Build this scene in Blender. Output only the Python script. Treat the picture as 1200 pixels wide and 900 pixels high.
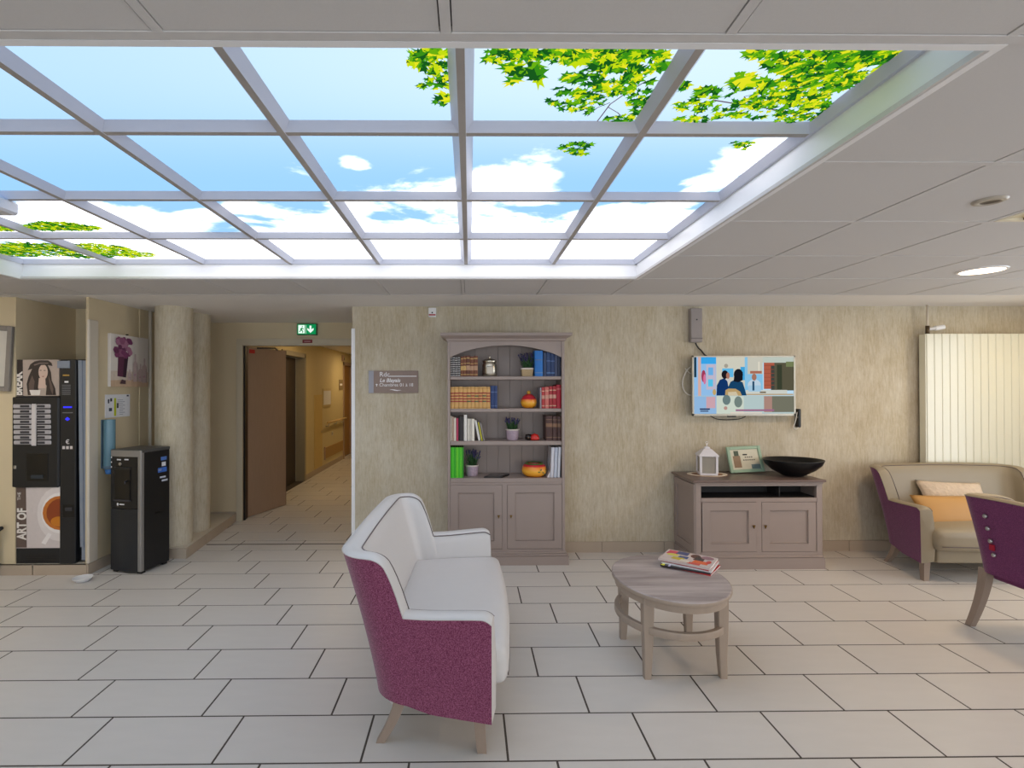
import bpy, bmesh, math, random
from mathutils import Vector, Matrix
random.seed(7)
R = math.radians
for o in list(bpy.data.objects): bpy.data.objects.remove(o, do_unlink=True)
scene = bpy.context.scene
COL = scene.collection

# ------------------------------------------------------------------ camera
FPX, CX, YAW, PIT, ROL, CAMH = 594.04, 556.34, .0103, .0064, -.0021, 1.5187
_r0 = Vector((math.cos(YAW), -math.sin(YAW), 0)); _f0 = Vector((math.sin(YAW), math.cos(YAW), 0)); _z = Vector((0, 0, 1))
CF = math.cos(PIT)*_f0 + math.sin(PIT)*_z; _u0 = -math.sin(PIT)*_f0 + math.cos(PIT)*_z
CR = math.cos(ROL)*_r0 + math.sin(ROL)*_u0; CU = -math.sin(ROL)*_r0 + math.cos(ROL)*_u0
CO = Vector((0, 0, CAMH))
cd = bpy.data.cameras.new('camera'); cam = bpy.data.objects.new('camera', cd); COL.objects.link(cam)
cd.sensor_width = 36; cd.sensor_fit = 'HORIZONTAL'; cd.lens = FPX*36/1200; cd.shift_x = (600-CX)/1200; cd.clip_start = .05; cd.clip_end = 200
m = Matrix.Identity(4)
for i in range(3): m[i][0] = CR[i]; m[i][1] = CU[i]; m[i][2] = -CF[i]; m[i][3] = CO[i]
cam.matrix_world = m
scene.camera = cam
def P(x, y, ax, v):                                   # photo pixel -> point on the plane ax = v
    d = CF + (x-CX)/FPX*CR + (450-y)/FPX*CU; i = 'xyz'.index(ax)
    return CO + d*((v-CO[i])/d[i])

# ------------------------------------------------------------------ world, exposure
w = bpy.data.worlds.new('world'); scene.world = w; w.use_nodes = True
bg = w.node_tree.nodes['Background']; bg.inputs[0].default_value = (.86, .93, 1, 1); bg.inputs[1].default_value = 3.6
vs = scene.view_settings; vs.view_transform = 'Standard'; vs.look = 'None'; vs.exposure = 0.3; vs.gamma = 1; vs.use_curve_mapping = False

# ------------------------------------------------------------------ helpers
def lin(c):
    return tuple((v/255/12.92 if v/255 <= .04045 else ((v/255+.055)/1.055)**2.4) for v in c)
MATS = {}
def mat(name, rgb, rough=.6, metal=0, var=.06, scale=30, bump=0, bscale=120, spec=.5, stretch=(1, 1, 1), coat=0):
    if name in MATS: return MATS[name]
    mt = bpy.data.materials.new(name); mt.use_nodes = True; nt = mt.node_tree; b = nt.nodes['Principled BSDF']
    c = lin(rgb)
    tc = nt.nodes.new('ShaderNodeTexCoord'); mp = nt.nodes.new('ShaderNodeMapping'); mp.inputs['Scale'].default_value = stretch
    nt.links.new(tc.outputs['Object'], mp.inputs['Vector'])
    no = nt.nodes.new('ShaderNodeTexNoise'); no.inputs['Scale'].default_value = scale; no.inputs['Detail'].default_value = 4
    nt.links.new(mp.outputs[0], no.inputs['Vector'])
    mx = nt.nodes.new('ShaderNodeMix'); mx.data_type = 'RGBA'
    mx.inputs[6].default_value = (*[v*(1-var) for v in c], 1); mx.inputs[7].default_value = (*[min(1, v*(1+var)) for v in c], 1)
    nt.links.new(no.outputs['Fac'], mx.inputs[0]); nt.links.new(mx.outputs[2], b.inputs['Base Color'])
    b.inputs['Roughness'].default_value = rough; b.inputs['Metallic'].default_value = metal; b.inputs['Specular IOR Level'].default_value = spec
    if coat: b.inputs['Coat Weight'].default_value = coat
    if bump:
        n2 = nt.nodes.new('ShaderNodeTexNoise'); n2.inputs['Scale'].default_value = bscale; n2.inputs['Detail'].default_value = 3
        nt.links.new(mp.outputs[0], n2.inputs['Vector'])
        bp = nt.nodes.new('ShaderNodeBump'); bp.inputs['Strength'].default_value = bump; bp.inputs['Distance'].default_value = .01
        nt.links.new(n2.outputs['Fac'], bp.inputs['Height']); nt.links.new(bp.outputs[0], b.inputs['Normal'])
    MATS[name] = mt; return mt
def emis(name, rgb, s=1.0):
    if name in MATS: return MATS[name]
    mt = bpy.data.materials.new(name); mt.use_nodes = True; nt = mt.node_tree; nt.nodes.remove(nt.nodes['Principled BSDF'])
    e = nt.nodes.new('ShaderNodeEmission'); e.inputs[0].default_value = (*lin(rgb), 1); e.inputs[1].default_value = s
    nt.links.new(e.outputs[0], nt.nodes['Material Output'].inputs[0]); MATS[name] = mt; return mt
def glassy(name, rgb, alpha=.3, rough=.1):
    if name in MATS: return MATS[name]
    mt = bpy.data.materials.new(name); mt.use_nodes = True; nt = mt.node_tree; b = nt.nodes['Principled BSDF']
    b.inputs['Base Color'].default_value = (*lin(rgb), 1); b.inputs['Roughness'].default_value = rough
    t = nt.nodes.new('ShaderNodeBsdfTransparent'); t.inputs[0].default_value = (*lin(rgb), 1); mx = nt.nodes.new('ShaderNodeMixShader'); mx.inputs[0].default_value = alpha
    nt.links.new(t.outputs[0], mx.inputs[1]); nt.links.new(b.outputs[0], mx.inputs[2]); nt.links.new(mx.outputs[0], nt.nodes['Material Output'].inputs[0])
    MATS[name] = mt; return mt

OFF = {}
def root(name, loc, label, cat, group=None, kind=None, rz=0):
    o = bpy.data.objects.new(name, None); COL.objects.link(o); o.location = loc; o.rotation_euler = (0, 0, rz); o.empty_display_size = .1
    OFF[o] = Vector(loc) if rz == 0 else Vector((0, 0, 0))
    tag(o, label, cat, group, kind); return o
def tag(o, label=None, cat=None, group=None, kind=None):
    if label: o['label'] = label
    if cat: o['category'] = cat
    if group: o['group'] = group
    if kind: o['kind'] = kind
    return o
def obj(name, bm, mats, parent=None, smooth=False, label=None):
    off = OFF.get(parent, Vector((0, 0, 0)))
    if parent is None:                                # origin at the thing's base
        xs = [v.co for v in bm.verts]
        off = Vector(((min(c.x for c in xs)+max(c.x for c in xs))/2, (min(c.y for c in xs)+max(c.y for c in xs))/2, min(c.z for c in xs)))
    if off.length: bmesh.ops.translate(bm, verts=bm.verts, vec=-off)
    me = bpy.data.meshes.new(name); bm.to_mesh(me); bm.free()
    for mm in (mats if isinstance(mats, (list, tuple)) else [mats]): me.materials.append(mm)
    if smooth:
        me.polygons.foreach_set('use_smooth', [True]*len(me.polygons))
        if smooth is not True: me.set_sharp_from_angle(angle=R(smooth))
    o = bpy.data.objects.new(name, me); COL.objects.link(o)
    if parent is None: o.location = off; OFF[o] = off
    else: o.parent = parent; OFF[o] = off
    if label: o['label'] = label
    return o
def sh(name, me, mm, parent, loc=(0, 0, 0)):          # a piece that shares mesh data
    o = bpy.data.objects.new(name, me); COL.objects.link(o); o.parent = parent; o.location = Vector(loc)-OFF.get(parent, Vector((0, 0, 0))); return o
NB = bmesh.new
def box(bm, x0, x1, y0, y1, z0, z1, mi=0, bev=0, seg=1):
    t = bmesh.new()
    vs_ = [t.verts.new((x, y, z)) for z in (z0, z1) for y in (y0, y1) for x in (x0, x1)]
    for f in ((0, 2, 3, 1), (4, 5, 7, 6), (0, 1, 5, 4), (2, 6, 7, 3), (0, 4, 6, 2), (1, 3, 7, 5)): t.faces.new([vs_[i] for i in f])
    if bev: bmesh.ops.bevel(t, geom=list(t.edges), offset=bev, segments=seg, affect='EDGES', profile=.5)
    return merge(bm, t, mi)
def merge(bm, t, mi=None, M=None):
    mp = {}
    for v in t.verts: mp[v] = bm.verts.new(M @ v.co if M else v.co)
    for f in t.faces:
        try:
            g = bm.faces.new([mp[v] for v in f.verts]); g.material_index = f.material_index if mi is None else mi; g.smooth = f.smooth
        except ValueError: pass
    t.free(); return bm
def B(*a, **k): return box(NB(), *a, **k)
def poly(bm, pts, mi=0):
    f = bm.faces.new([bm.verts.new(p) for p in pts]); f.material_index = mi; return bm
def prism(bm, pts, d, mi=0):                          # polygon extruded by vector d
    d = Vector(d); a = [bm.verts.new(p) for p in pts]; b = [bm.verts.new(Vector(p)+d) for p in pts]; n = len(a)
    fs = [bm.faces.new(a), bm.faces.new(b[::-1])]
    for i in range(n): fs.append(bm.faces.new((a[i], b[i], b[(i+1) % n], a[(i+1) % n])))
    for f in fs: f.material_index = mi
    bmesh.ops.recalc_face_normals(bm, faces=fs); return bm
def lathe(bm, c, prof, n=24, mi=0, sx=1, sy=1):
    c = Vector(c); rings = []
    for r, z in prof:
        if r < 1e-6: rings.append([bm.verts.new(c+Vector((0, 0, z)))])
        else: rings.append([bm.verts.new(c+Vector((r*sx*math.cos(2*math.pi*i/n), r*sy*math.sin(2*math.pi*i/n), z))) for i in range(n)])
    fs = []
    for a, b in zip(rings, rings[1:]):
        for i in range(n):
            j = (i+1) % n
            q = [a[i % len(a)], a[j % len(a)], b[j % len(b)], b[i % len(b)]]
            q = list(dict.fromkeys(q))
            if len(q) > 2: fs.append(bm.faces.new(q))
    for f in fs: f.material_index = mi
    bmesh.ops.recalc_face_normals(bm, faces=fs); return bm
def tube(bm, pts, r, n=6, mi=0, closed=False):
    pts = [Vector(p) for p in pts]; L = len(pts); rs = r if isinstance(r, (list, tuple)) else [r]*L; rings = []; up = Vector((.123, .31, .94)).normalized()
    for i, p in enumerate(pts):
        a = pts[i-1] if (i or closed) else p; b = pts[(i+1) % L] if (i < L-1 or closed) else p
        t = (b-a).normalized(); s = t.cross(up)
        if s.length < 1e-3: s = t.cross(Vector((1, 0, 0)))
        s.normalize(); u = s.cross(t)
        rings.append([bm.verts.new(p+rs[i]*(math.cos(2*math.pi*k/n)*s+math.sin(2*math.pi*k/n)*u)) for k in range(n)])
    fs = []
    for i in range(L if closed else L-1):
        a, b = rings[i], rings[(i+1) % L]
        for k in range(n): fs.append(bm.faces.new((a[k], a[(k+1) % n], b[(k+1) % n], b[k])))
    if not closed: fs += [bm.faces.new(rings[0][::-1]), bm.faces.new(rings[-1])]
    for f in fs: f.material_index = mi
    bmesh.ops.recalc_face_normals(bm, faces=fs); return bm
def loft(bm, secs, mi=0, cap=True):                   # sections: lists of equal length
    rings = [[bm.verts.new(p) for p in s] for s in secs]; n = len(rings[0]); fs = []
    for a, b in zip(rings, rings[1:]):
        for k in range(n): fs.append(bm.faces.new((a[k], a[(k+1) % n], b[(k+1) % n], b[k])))
    if cap: fs += [bm.faces.new(rings[0][::-1]), bm.faces.new(rings[-1])]
    for f in fs: f.material_index = mi
    bmesh.ops.recalc_face_normals(bm, faces=fs); return bm
def samp(h, r, n):
    a = [-h, -h+r*.15, -h+r*.45, -h+r]; b = [-(h-r)+2*(h-r)*i/n for i in range(1, n)]
    return a+b+[-v for v in a[::-1]]
def roundbox(bm, c, h, r, n=6, mi=0, crown=0, M=None):
    c = Vector(c); t = bmesh.new(); cache = {}
    def put(p):
        q = Vector([max(-(h[i]-r), min(h[i]-r, p[i])) for i in range(3)]); d = Vector(p)-q
        if d.length > 1e-9: p = q+d.normalized()*r
        p = Vector(p)
        if crown and p.z > 0: p.z += crown*(1-(p.x/h[0])**2)*(1-(p.y/h[1])**2)*p.z/h[2]
        k = tuple(round(v, 6) for v in p)
        if k not in cache: cache[k] = t.verts.new(p)
        return cache[k]
    S = [samp(h[i], r, n) for i in range(3)]
    for ax in range(3):
        u, v = [(1, 2), (2, 0), (0, 1)][ax]
        for sg in (-1, 1):
            for i in range(len(S[u])-1):
                for j in range(len(S[v])-1):
                    q = []
                    for (a, b_) in ((i, j), (i+1, j), (i+1, j+1), (i, j+1)):
                        p = [0, 0, 0]; p[ax] = sg*h[ax]; p[u] = S[u][a]; p[v] = S[v][b_]; q.append(put(p))
                    q = list(dict.fromkeys(q))
                    if len(q) > 2:
                        try: t.faces.new(q if sg > 0 else q[::-1])
                        except ValueError: pass
    bmesh.ops.translate(t, verts=t.verts, vec=c)
    return merge(bm, t, mi, M)
def text(name, s, size, loc, rot, mm, parent, ext=.0006, align='LEFT', sx=1, shear=0, bold=0):
    cu = bpy.data.curves.new('t', 'FONT'); cu.body = s; cu.size = size; cu.extrude = ext; cu.align_x = align; cu.shear = shear; cu.offset = bold; cu.resolution_u = 3
    to = bpy.data.objects.new('t', cu); COL.objects.link(to); bpy.context.view_layer.update()
    me = bpy.data.meshes.new_from_object(to.evaluated_get(bpy.context.evaluated_depsgraph_get()))
    bm = NB(); bm.from_mesh(me); bpy.data.objects.remove(to); bpy.data.curves.remove(cu); bpy.data.meshes.remove(me)
    from mathutils import Euler
    bmesh.ops.transform(bm, matrix=Matrix.Translation(loc) @ Euler(rot).to_matrix().to_4x4() @ Matrix.Diagonal((sx, 1, 1, 1)), verts=bm.verts)
    return obj(name, bm, mm, parent)
FY = (R(90), 0, 0)                                    # text facing -Y
ORD = ['first', 'second', 'third', 'fourth', 'fifth', 'sixth', 'seventh', 'eighth', 'ninth', 'tenth']

# ------------------------------------------------------------------ main dimensions
CEIL = 2.262; WY = 4.66                               # ceiling height, main wall face
XL, XR, YB = -4.7, 5.45, -3.6                         # left, right, rear limits of the hall
ZT, ZB = 3.0, -.2

# ------------------------------------------------------------------ materials of the setting
def wallpaper(name, c1, c2, c3):
    mt = bpy.data.materials.new(name); mt.use_nodes = True; nt = mt.node_tree; b = nt.nodes['Principled BSDF']; L = nt.links.new
    tc = nt.nodes.new('ShaderNodeTexCoord')
    def noise(sc, scale, det=4, rough=.6):
        mp = nt.nodes.new('ShaderNodeMapping'); mp.inputs['Scale'].default_value = sc; L(tc.outputs['Object'], mp.inputs[0])
        n = nt.nodes.new('ShaderNodeTexNoise'); n.inputs['Scale'].default_value = scale; n.inputs['Detail'].default_value = det; n.inputs['Roughness'].default_value = rough; L(mp.outputs[0], n.inputs['Vector']); return n
    n1 = noise((1, 1, .11), 85, 6, .78); n2 = noise((1, 1, .5), 5, 6, .8); n3 = noise((1, 1, .12), 110, 3)
    r1 = nt.nodes.new('ShaderNodeValToRGB'); r1.color_ramp.elements[0].position = .28; r1.color_ramp.elements[1].position = .72
    r1.color_ramp.elements[0].color = (*lin(c1), 1); r1.color_ramp.elements[1].color = (*lin(c2), 1); L(n1.outputs['Fac'], r1.inputs[0])
    r2 = nt.nodes.new('ShaderNodeValToRGB'); r2.color_ramp.elements[0].position = .40; r2.color_ramp.elements[1].position = .68; L(n2.outputs['Fac'], r2.inputs[0])
    ml = nt.nodes.new('ShaderNodeMath'); ml.operation = 'MULTIPLY'; L(r2.outputs[0], ml.inputs[0]); L(n3.outputs['Fac'], ml.inputs[1])
    mx = nt.nodes.new('ShaderNodeMix'); mx.data_type = 'RGBA'; L(ml.outputs[0], mx.inputs[0]); L(r1.outputs[0], mx.inputs[6]); mx.inputs[7].default_value = (*lin(c3), 1)
    L(mx.outputs[2], b.inputs['Base Color']); b.inputs['Roughness'].default_value = .75; b.inputs['Specular IOR Level'].default_value = .25
    bp = nt.nodes.new('ShaderNodeBump'); bp.inputs['Strength'].default_value = .15; bp.inputs['Distance'].default_value = .003; L(n1.outputs['Fac'], bp.inputs['Height']); L(bp.outputs[0], b.inputs['Normal'])
    return mt
M_PAPER = wallpaper('wallpaper_beige', (166, 151, 125), (204, 193, 169), (216, 210, 196))
M_CREAM = mat('cream_paint', (206, 190, 158), .7, var=.03, scale=6)
M_GOLD = mat('corridor_paint', (206, 190, 144), .65, var=.03, scale=6)
M_TILE = mat('floor_tile_glaze', (207, 202, 197), .36, var=.045, scale=5, stretch=(1, 4, 1), spec=.45)
M_GROUT = mat('grout', (74, 66, 60), .9)
M_BASE = mat('baseboard_tile', (176, 160, 142), .45, var=.04, scale=8)
M_CEIL = mat('ceiling_tile_white', (206, 203, 202), .9, var=.03, scale=160, bump=.1, bscale=500)
M_BAR = mat('ceiling_bar_white', (206, 203, 202), .6)
M_VOID = mat('ceiling_void', (60, 56, 52), .9)
M_PLASTER = mat('ceiling_plaster', (232, 228, 224), .9, var=.02)
M_WHITE = mat('white_lacquer', (236, 236, 238), .3, var=.01)
M_TRIM = mat('beige_trim', (206, 196, 180), .5, var=.02)
M_FRAMEP = mat('door_frame_paint', (196, 184, 160), .5, var=.02)
M_DOOR = mat('door_wood', (168, 142, 122), .5, var=.10, scale=14, stretch=(6, 6, .5))
M_EDGE = mat('door_edge_dark', (62, 34, 26), .5)
M_BLACK = mat('black_plastic', (20, 21, 24), .4, var=.05)
M_METAL = mat('brushed_metal', (180, 180, 182), .3, 1, var=.03)
M_GREYPL = mat('grey_plastic', (150, 146, 142), .5)

def struct(name, bm, mm, label, parent=None):
    o = obj(name, bm, mm, parent)
    if parent is None: tag(o, label, kind='structure'); o['category'] = name.split('_')[0]
    return o

# ------------------------------------------------------------------ floor
def brick_floor():
    mt = bpy.data.materials.new('floor_tile_pattern'); mt.use_nodes = True; nt = mt.node_tree; b = nt.nodes['Principled BSDF']; L = nt.links.new
    g = nt.nodes.new('ShaderNodeNewGeometry'); br = nt.nodes.new('ShaderNodeTexBrick'); L(g.outputs['Position'], br.inputs['Vector'])
    br.offset = .333; br.inputs['Scale'].default_value = 1; br.inputs['Brick Width'].default_value = .6; br.inputs['Row Height'].default_value = .3; br.inputs['Mortar Size'].default_value = .003
    br.inputs['Color1'].default_value = br.inputs['Color2'].default_value = (*lin((207, 202, 197)), 1); br.inputs['Mortar'].default_value = (*lin((88, 78, 68)), 1)
    L(br.outputs['Color'], b.inputs['Base Color']); b.inputs['Roughness'].default_value = .36; return mt
floor = struct('floor', B(XL-.2, XR+.2, 1.467, 14.2, -.2, -.0012), M_GROUT, 'pale stone-look floor of staggered rectangular tiles with dark joints')
M_PATT = brick_floor()
bm = B(XL-.2, XR+.2, YB-.3, 1.467, -.2, 0); box(bm, -2.75, -1.0, 8.667, 14.1, -.0011, 0); obj('tiled_area', bm, M_PATT, floor)
tile_cache = {}
def tile_mesh(w_, d_):
    k = (round(w_, 4), round(d_, 4))
    if k not in tile_cache:
        t = NB(); box(t, -w_/2, w_/2, -d_/2, d_/2, -.006, 0); 
        for v in t.verts:
            if v.co.z > -.001: v.co.x *= 1-.003/w_; v.co.y *= 1-.003/d_
        me = bpy.data.meshes.new('floor_tile'); t.to_mesh(me); t.free(); me.materials.append(M_TILE); tile_cache[k] = me
    return tile_cache[k]
G = .007
for mrow in range(-3, 22):
    y1 = 2.367+.3*mrow; y0 = y1-.3
    spans = [(-4.7, 5.45)] if y1 < 4.2 else [(-3.11, 5.45)] if y1 < 4.6 else [(-3.11, 5.45)] if y0 < WY else [(-2.68, -1.05)]
    if y1 > 8.7: break
    x = -1.6456-.1983*mrow - 12*.6
    while x < 5.45:
        for s0, s1 in spans:
            a, b_ = max(x+G/2, s0), min(x+.6-G/2, s1)
            if b_-a > .03: sh('floor_tile', tile_mesh(b_-a, .3-G), M_TILE, floor, ((a+b_)/2, (y0+y1)/2, 0))
        x += .6
struct('trim_1', B(-2.55, -1.08, 4.935, 4.955, -.004, .0015), mat('dark_joint', (60, 52, 46), .6), 'dark expansion joint strip across the floor at the corridor mouth')

# ------------------------------------------------------------------ ceiling
SX0, SX1, SY0, SY1 = -3.04, 1.152, 1.104, 3.478
bm = NB(); z0 = CEIL+.014
for a in ((XL-.2, XR+.2, YB-.2, SY0-.02), (XL-.2, SX0-.02, SY0-.02, SY1+.02), (SX1+.02, XR+.2, SY0-.02, SY1+.02), (XL-.2, XR+.2, SY1+.02, 4.07)): box(bm, a[0], a[1], a[2], a[3], z0, z0+.1)
ceiling = struct('ceiling', bm, M_VOID, 'pale grey suspended tile ceiling around the luminous skylight')
bm = NB(); box(bm, XL-.2, XR+.2, 4.07, 14.2, CEIL, CEIL+.1)
obj('plaster_band', bm, M_PLASTER, ceiling)
t = NB(); box(t, -.286, .286, -.286, .286, 0, .012)
me_ct = bpy.data.meshes.new('ceiling_tile'); t.to_mesh(me_ct); t.free(); me_ct.materials.append(M_CEIL)
cols = [1.152+.6*k for k in range(-10, 8)]; rows = [1.07+.6*k for k in range(-4, 5)]
for cx_ in cols:
    for ry in rows:
        xc, yc = cx_+.3, ry+.3
        if xc < XL or xc > XR or yc > 4.07: continue
        if SX0-.05 < xc < SX1 and 1.07 < yc < SY1: continue
        if abs(xc-2.652) < .1 and abs(yc-1.97) < .1: continue          # louvre fitting sits here
        sh('ceiling_tile', me_ct, M_CEIL, ceiling, (xc, yc, CEIL+.001))
for x in cols:
    for y0, y1 in (((rows[0], SY0-.012), (SY1+.012, 4.07)) if SX0-.1 < x < SX1-.02 else ((rows[0], 4.07),)):
        obj('ceiling_bar', B(x-.011, x+.011, y0, y1, CEIL-.001, CEIL+.014), M_BAR, ceiling)
for y in rows+[4.07]:
    segs = ((cols[0], SX0-.012), (SX1+.012, cols[-1])) if SY0+.1 < y < SY1-.05 else ((cols[0], cols[-1]),)
    for x0, x1 in segs: obj('ceiling_bar', B(x0, x1, y-.012, y+.012, CEIL-.0015, CEIL+.0135), M_BAR, ceiling)
bm = NB(); box(bm, XL-.2, XR+.2, YB-.2, 14.2, 2.9, 3.0); struct('trim_2', bm, M_PLASTER, 'structural slab above the suspended ceiling')

# ------------------------------------------------------------------ walls
struct('wall_back', B(-1.074, XR+.2, WY, 5.78, ZB, ZT), M_PAPER, 'long back wall in mottled beige wallpaper behind bookcase and television')
struct('trim_3', B(-1.082, -1.05, WY-.006, WY+.03, 0, 2.06), M_WHITE, 'white corner guard at the left end of the wallpapered wall')
struct('wall_left', B(-3.70, -3.10, 4.80, 5.9, ZB, ZT), M_CREAM, 'cream wall at the rear of the vending machine alcove')
struct('wall_left_side', B(-3.132, -3.11, 4.17, 4.80, ZB, ZT), M_CREAM, 'cream side wall carrying the lavender canvas')
struct('wall_left_front', B(XL-.2, -3.70, 4.17, 5.0, ZB, ZT), M_CREAM, 'cream wall left of the vending machine')
struct('wall_left_far', B(XL-.3, XL, YB-.3, 4.5, ZB, ZT), M_CREAM, 'cream end wall outside the picture on the left')
bm = B(XL-.2, -3.112, 4.168, 4.79, -.01, .083); struct('trim_4', bm, M_GROUT, 'low tiled plinth under the vending machine')
pl = bpy.data.objects['trim_4']
for x0, x1 in ((-4.7, -4.0), (-3.995, -3.55), (-3.545, -3.112)): obj('plinth_tile', B(x0+.002, x1-.002, 4.158, 4.170, .0, .088), M_BASE, pl)
obj('plinth_top', B(XL, -3.108, 4.158, 4.79, .083, .088), M_TRIM, pl)
for x0, x1, y0, y1 in ((-3.112, -3.10, 4.160, 4.54),): obj('plinth_tile', B(x0, x1, y0, y1, 0, .088), M_BASE, pl)
# platform of the round columns
bm = NB(); prism(bm, [(-3.11, 4.552, 0), (-2.53, 4.552, 0), (-2.665, 5.80, 0), (-3.11, 5.80, 0)], (0, 0, .088)); struct('trim_5', bm, M_TRIM, 'low platform under the two round columns')
pf = bpy.data.objects['trim_5']
for i in range(3):
    a = Vector((-2.53, 4.552)).lerp(Vector((-2.665, 5.80)), i/3); b_ = Vector((-2.53, 4.552)).lerp(Vector((-2.665, 5.80)), (i+1)/3-.004)
    bm = NB(); prism(bm, [(a.x, a.y, 0), (b_.x, b_.y, 0), (b_.x+.010, b_.y, 0), (a.x+.010, a.y, 0)], (0, 0, .09)); obj('platform_tile', bm, M_BASE, pf)
for x0, x1 in ((-3.10, -2.80), (-2.796, -2.522)): obj('platform_tile', B(x0, x1, 4.542, 4.553, 0, .09), M_BASE, pf)
for i, (x, y, lb) in enumerate(((-2.742, 4.735, 'round wallpapered column nearest the water dispenser'), (-2.80, 5.17, 'round wallpapered column further back beside the corridor'))):
    bm = NB(); lathe(bm, (x, y, .088), [(.155, 0), (.155, CEIL-.088)], 40); o = obj('round_column', bm, M_PAPER, None, 60); tag(o, lb, 'column', 'round columns')
bm = NB(); tube(bm, [(-3.085, 4.93, .09), (-3.085, 4.93, CEIL)], .016, 8); tag(obj('vertical_pipe', bm, M_TRIM, None, True), 'thin cream vertical pipe in the corner beside the column', 'pipe')
struct('trim_6', B(-3.118, -3.094, 4.156, 4.262, .09, 2.08, bev=.006), M_TRIM, 'pale corner protector on the wall edge beside the vending machine')
# corridor shell
DX0, DX1, DY = -2.60, -1.20, 5.82
bm = B(-3.15, DX0, DY, DY+.12, ZB, ZT); box(bm, DX0, -1.0, DY, DY+.12, 2.01, ZT); box(bm, DX1, -1.0, DY, DY+.12, ZB, 2.01)
struct('wall_corridor_front', bm, M_CREAM, 'cream wall around the corridor doorway')
bm = B(-2.85, -2.69, DY+.12, 7.28, ZB, ZT); box(bm, -2.85, -2.69, 8.30, 10.80, ZB, ZT); box(bm, -2.85, -2.69, 7.28, 8.30, 2.05, ZT); box(bm, -2.85, -2.69, 10.8, 11.7, 2.05, ZT); box(bm, -2.85, -2.69, 11.7, 14, ZB, ZT)
struct('wall_corridor_left', bm, M_GOLD, 'golden yellow corridor wall with handrail')
struct('wall_corridor_right', B(-1.20, -1.05, DY+.12, 14, ZB, ZT), M_GOLD, 'corridor wall hidden behind the wallpapered wall')
struct('wall_corridor_end', B(-3.9, -1.0, 13.6, 13.8, ZB, ZT), M_GOLD, 'far end wall of the corridor')
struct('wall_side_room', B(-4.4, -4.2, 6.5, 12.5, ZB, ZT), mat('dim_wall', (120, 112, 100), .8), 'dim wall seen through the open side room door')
# unseen right and rear walls, windows added as daylight fill
def window_wall(name, axis, pos, a0, a1, wins, label):
    bm = NB(); sg = .25 if pos > 0 else -.25; p0, p1 = sorted((pos, pos+sg)); zs = (.35, 2.15); edges = [a0]
    for w0, w1 in wins: edges += [w0, w1]
    edges.append(a1)
    for i in range(0, len(edges), 2):
        e = (edges[i], edges[i+1]); box(bm, *((p0, p1)+e if axis == 'x' else e+(p0, p1)), ZB, ZT)
    for e in wins:
        for z in ((ZB, zs[0]), (zs[1], ZT)): box(bm, *((p0, p1)+e if axis == 'x' else e+(p0, p1)), *z)
    struct(name, bm, M_CREAM, label)
    for k, e in enumerate(wins):
        wn = root('window_%d' % (len([o for o in bpy.data.objects if o.name.startswith('window_') and o.parent is None])+1), ((pos, (e[0]+e[1])/2, zs[0]) if axis == 'x' else ((e[0]+e[1])/2, pos, zs[0])), 'added white framed daylight window %d of the wall outside the picture' % (k+1) if False else label.split(' with')[0]+', its %s added daylight window' % ORD[k], 'window', kind='structure')
        q0, q1 = pos+sg*.3, pos+sg*.55; q0, q1 = sorted((q0, q1))
        mid = (e[0]+e[1])/2
        bm = NB()
        for b0, b1, c0, c1 in ((e[0], e[0]+.06, *zs), (e[1]-.06, e[1], *zs), (mid-.03, mid+.03, *zs), (e[0], e[1], zs[0], zs[0]+.06), (e[0], e[1], zs[1]-.06, zs[1])):
            box(bm, *((q0, q1, b0, b1) if axis == 'x' else (b0, b1, q0, q1)), c0, c1)
        obj('window_frame', bm, M_WHITE, wn)
        ld = bpy.data.lights.new('portal', 'AREA'); ld.shape = 'RECTANGLE'; ld.size = e[1]-e[0]; ld.size_y = zs[1]-zs[0]; ld.cycles.is_portal = True
        lo = bpy.data.objects.new('window_portal', ld); COL.objects.link(lo); lo.location = (pos+sg*.9, mid, 1.25) if axis == 'x' else (mid, pos+sg*.9, 1.25)
        lo.rotation_euler = (R(90), 0, R(90)) if axis == 'x' else (R(90), 0, R(180))
        if axis == 'y': lo.rotation_euler = (R(-90), 0, 0) if False else (R(90), 0, R(180)) if pos > 0 else (R(90), 0, 0)
        lo.parent = wn; lo.location = Vector(lo.location)-OFF[wn]
window_wall('wall_right', 'x', XR, YB, 5.0, [(-.6, 1.2), (1.8, 3.6)], 'cream wall outside the picture on the right with added daylight windows')
window_wall('wall_rear', 'y', YB, XL, XR, [(-3.9, -1.5), (-.9, 1.5), (2.1, 4.5)], 'cream wall behind the viewer with added daylight windows')

# ------------------------------------------------------------------ baseboards
bb = struct('baseboard_back', B(-1.07, XR, WY-.004, WY, 0, .095), M_GROUT, 'tiled skirting along the wallpapered wall')
x = -1.07
while x < XR:
    obj('baseboard_tile', B(x+.002, min(x+.569, XR), WY-.012, WY-.003, 0, .098), M_BASE, bb); x += .571
bb = struct('baseboard_left', B(-3.10, -2.64, DY-.004, DY, 0, .095), M_GROUT, 'tiled skirting left of the corridor doorway')
obj('baseboard_tile', B(-3.10, -2.66, DY-.014, DY-.003, 0, .105), M_BASE, bb)
bb = struct('baseboard_corridor', B(-2.692, -2.684, 8.36, 10.74, 0, .09), M_BASE, 'skirting along the corridor wall')

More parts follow.
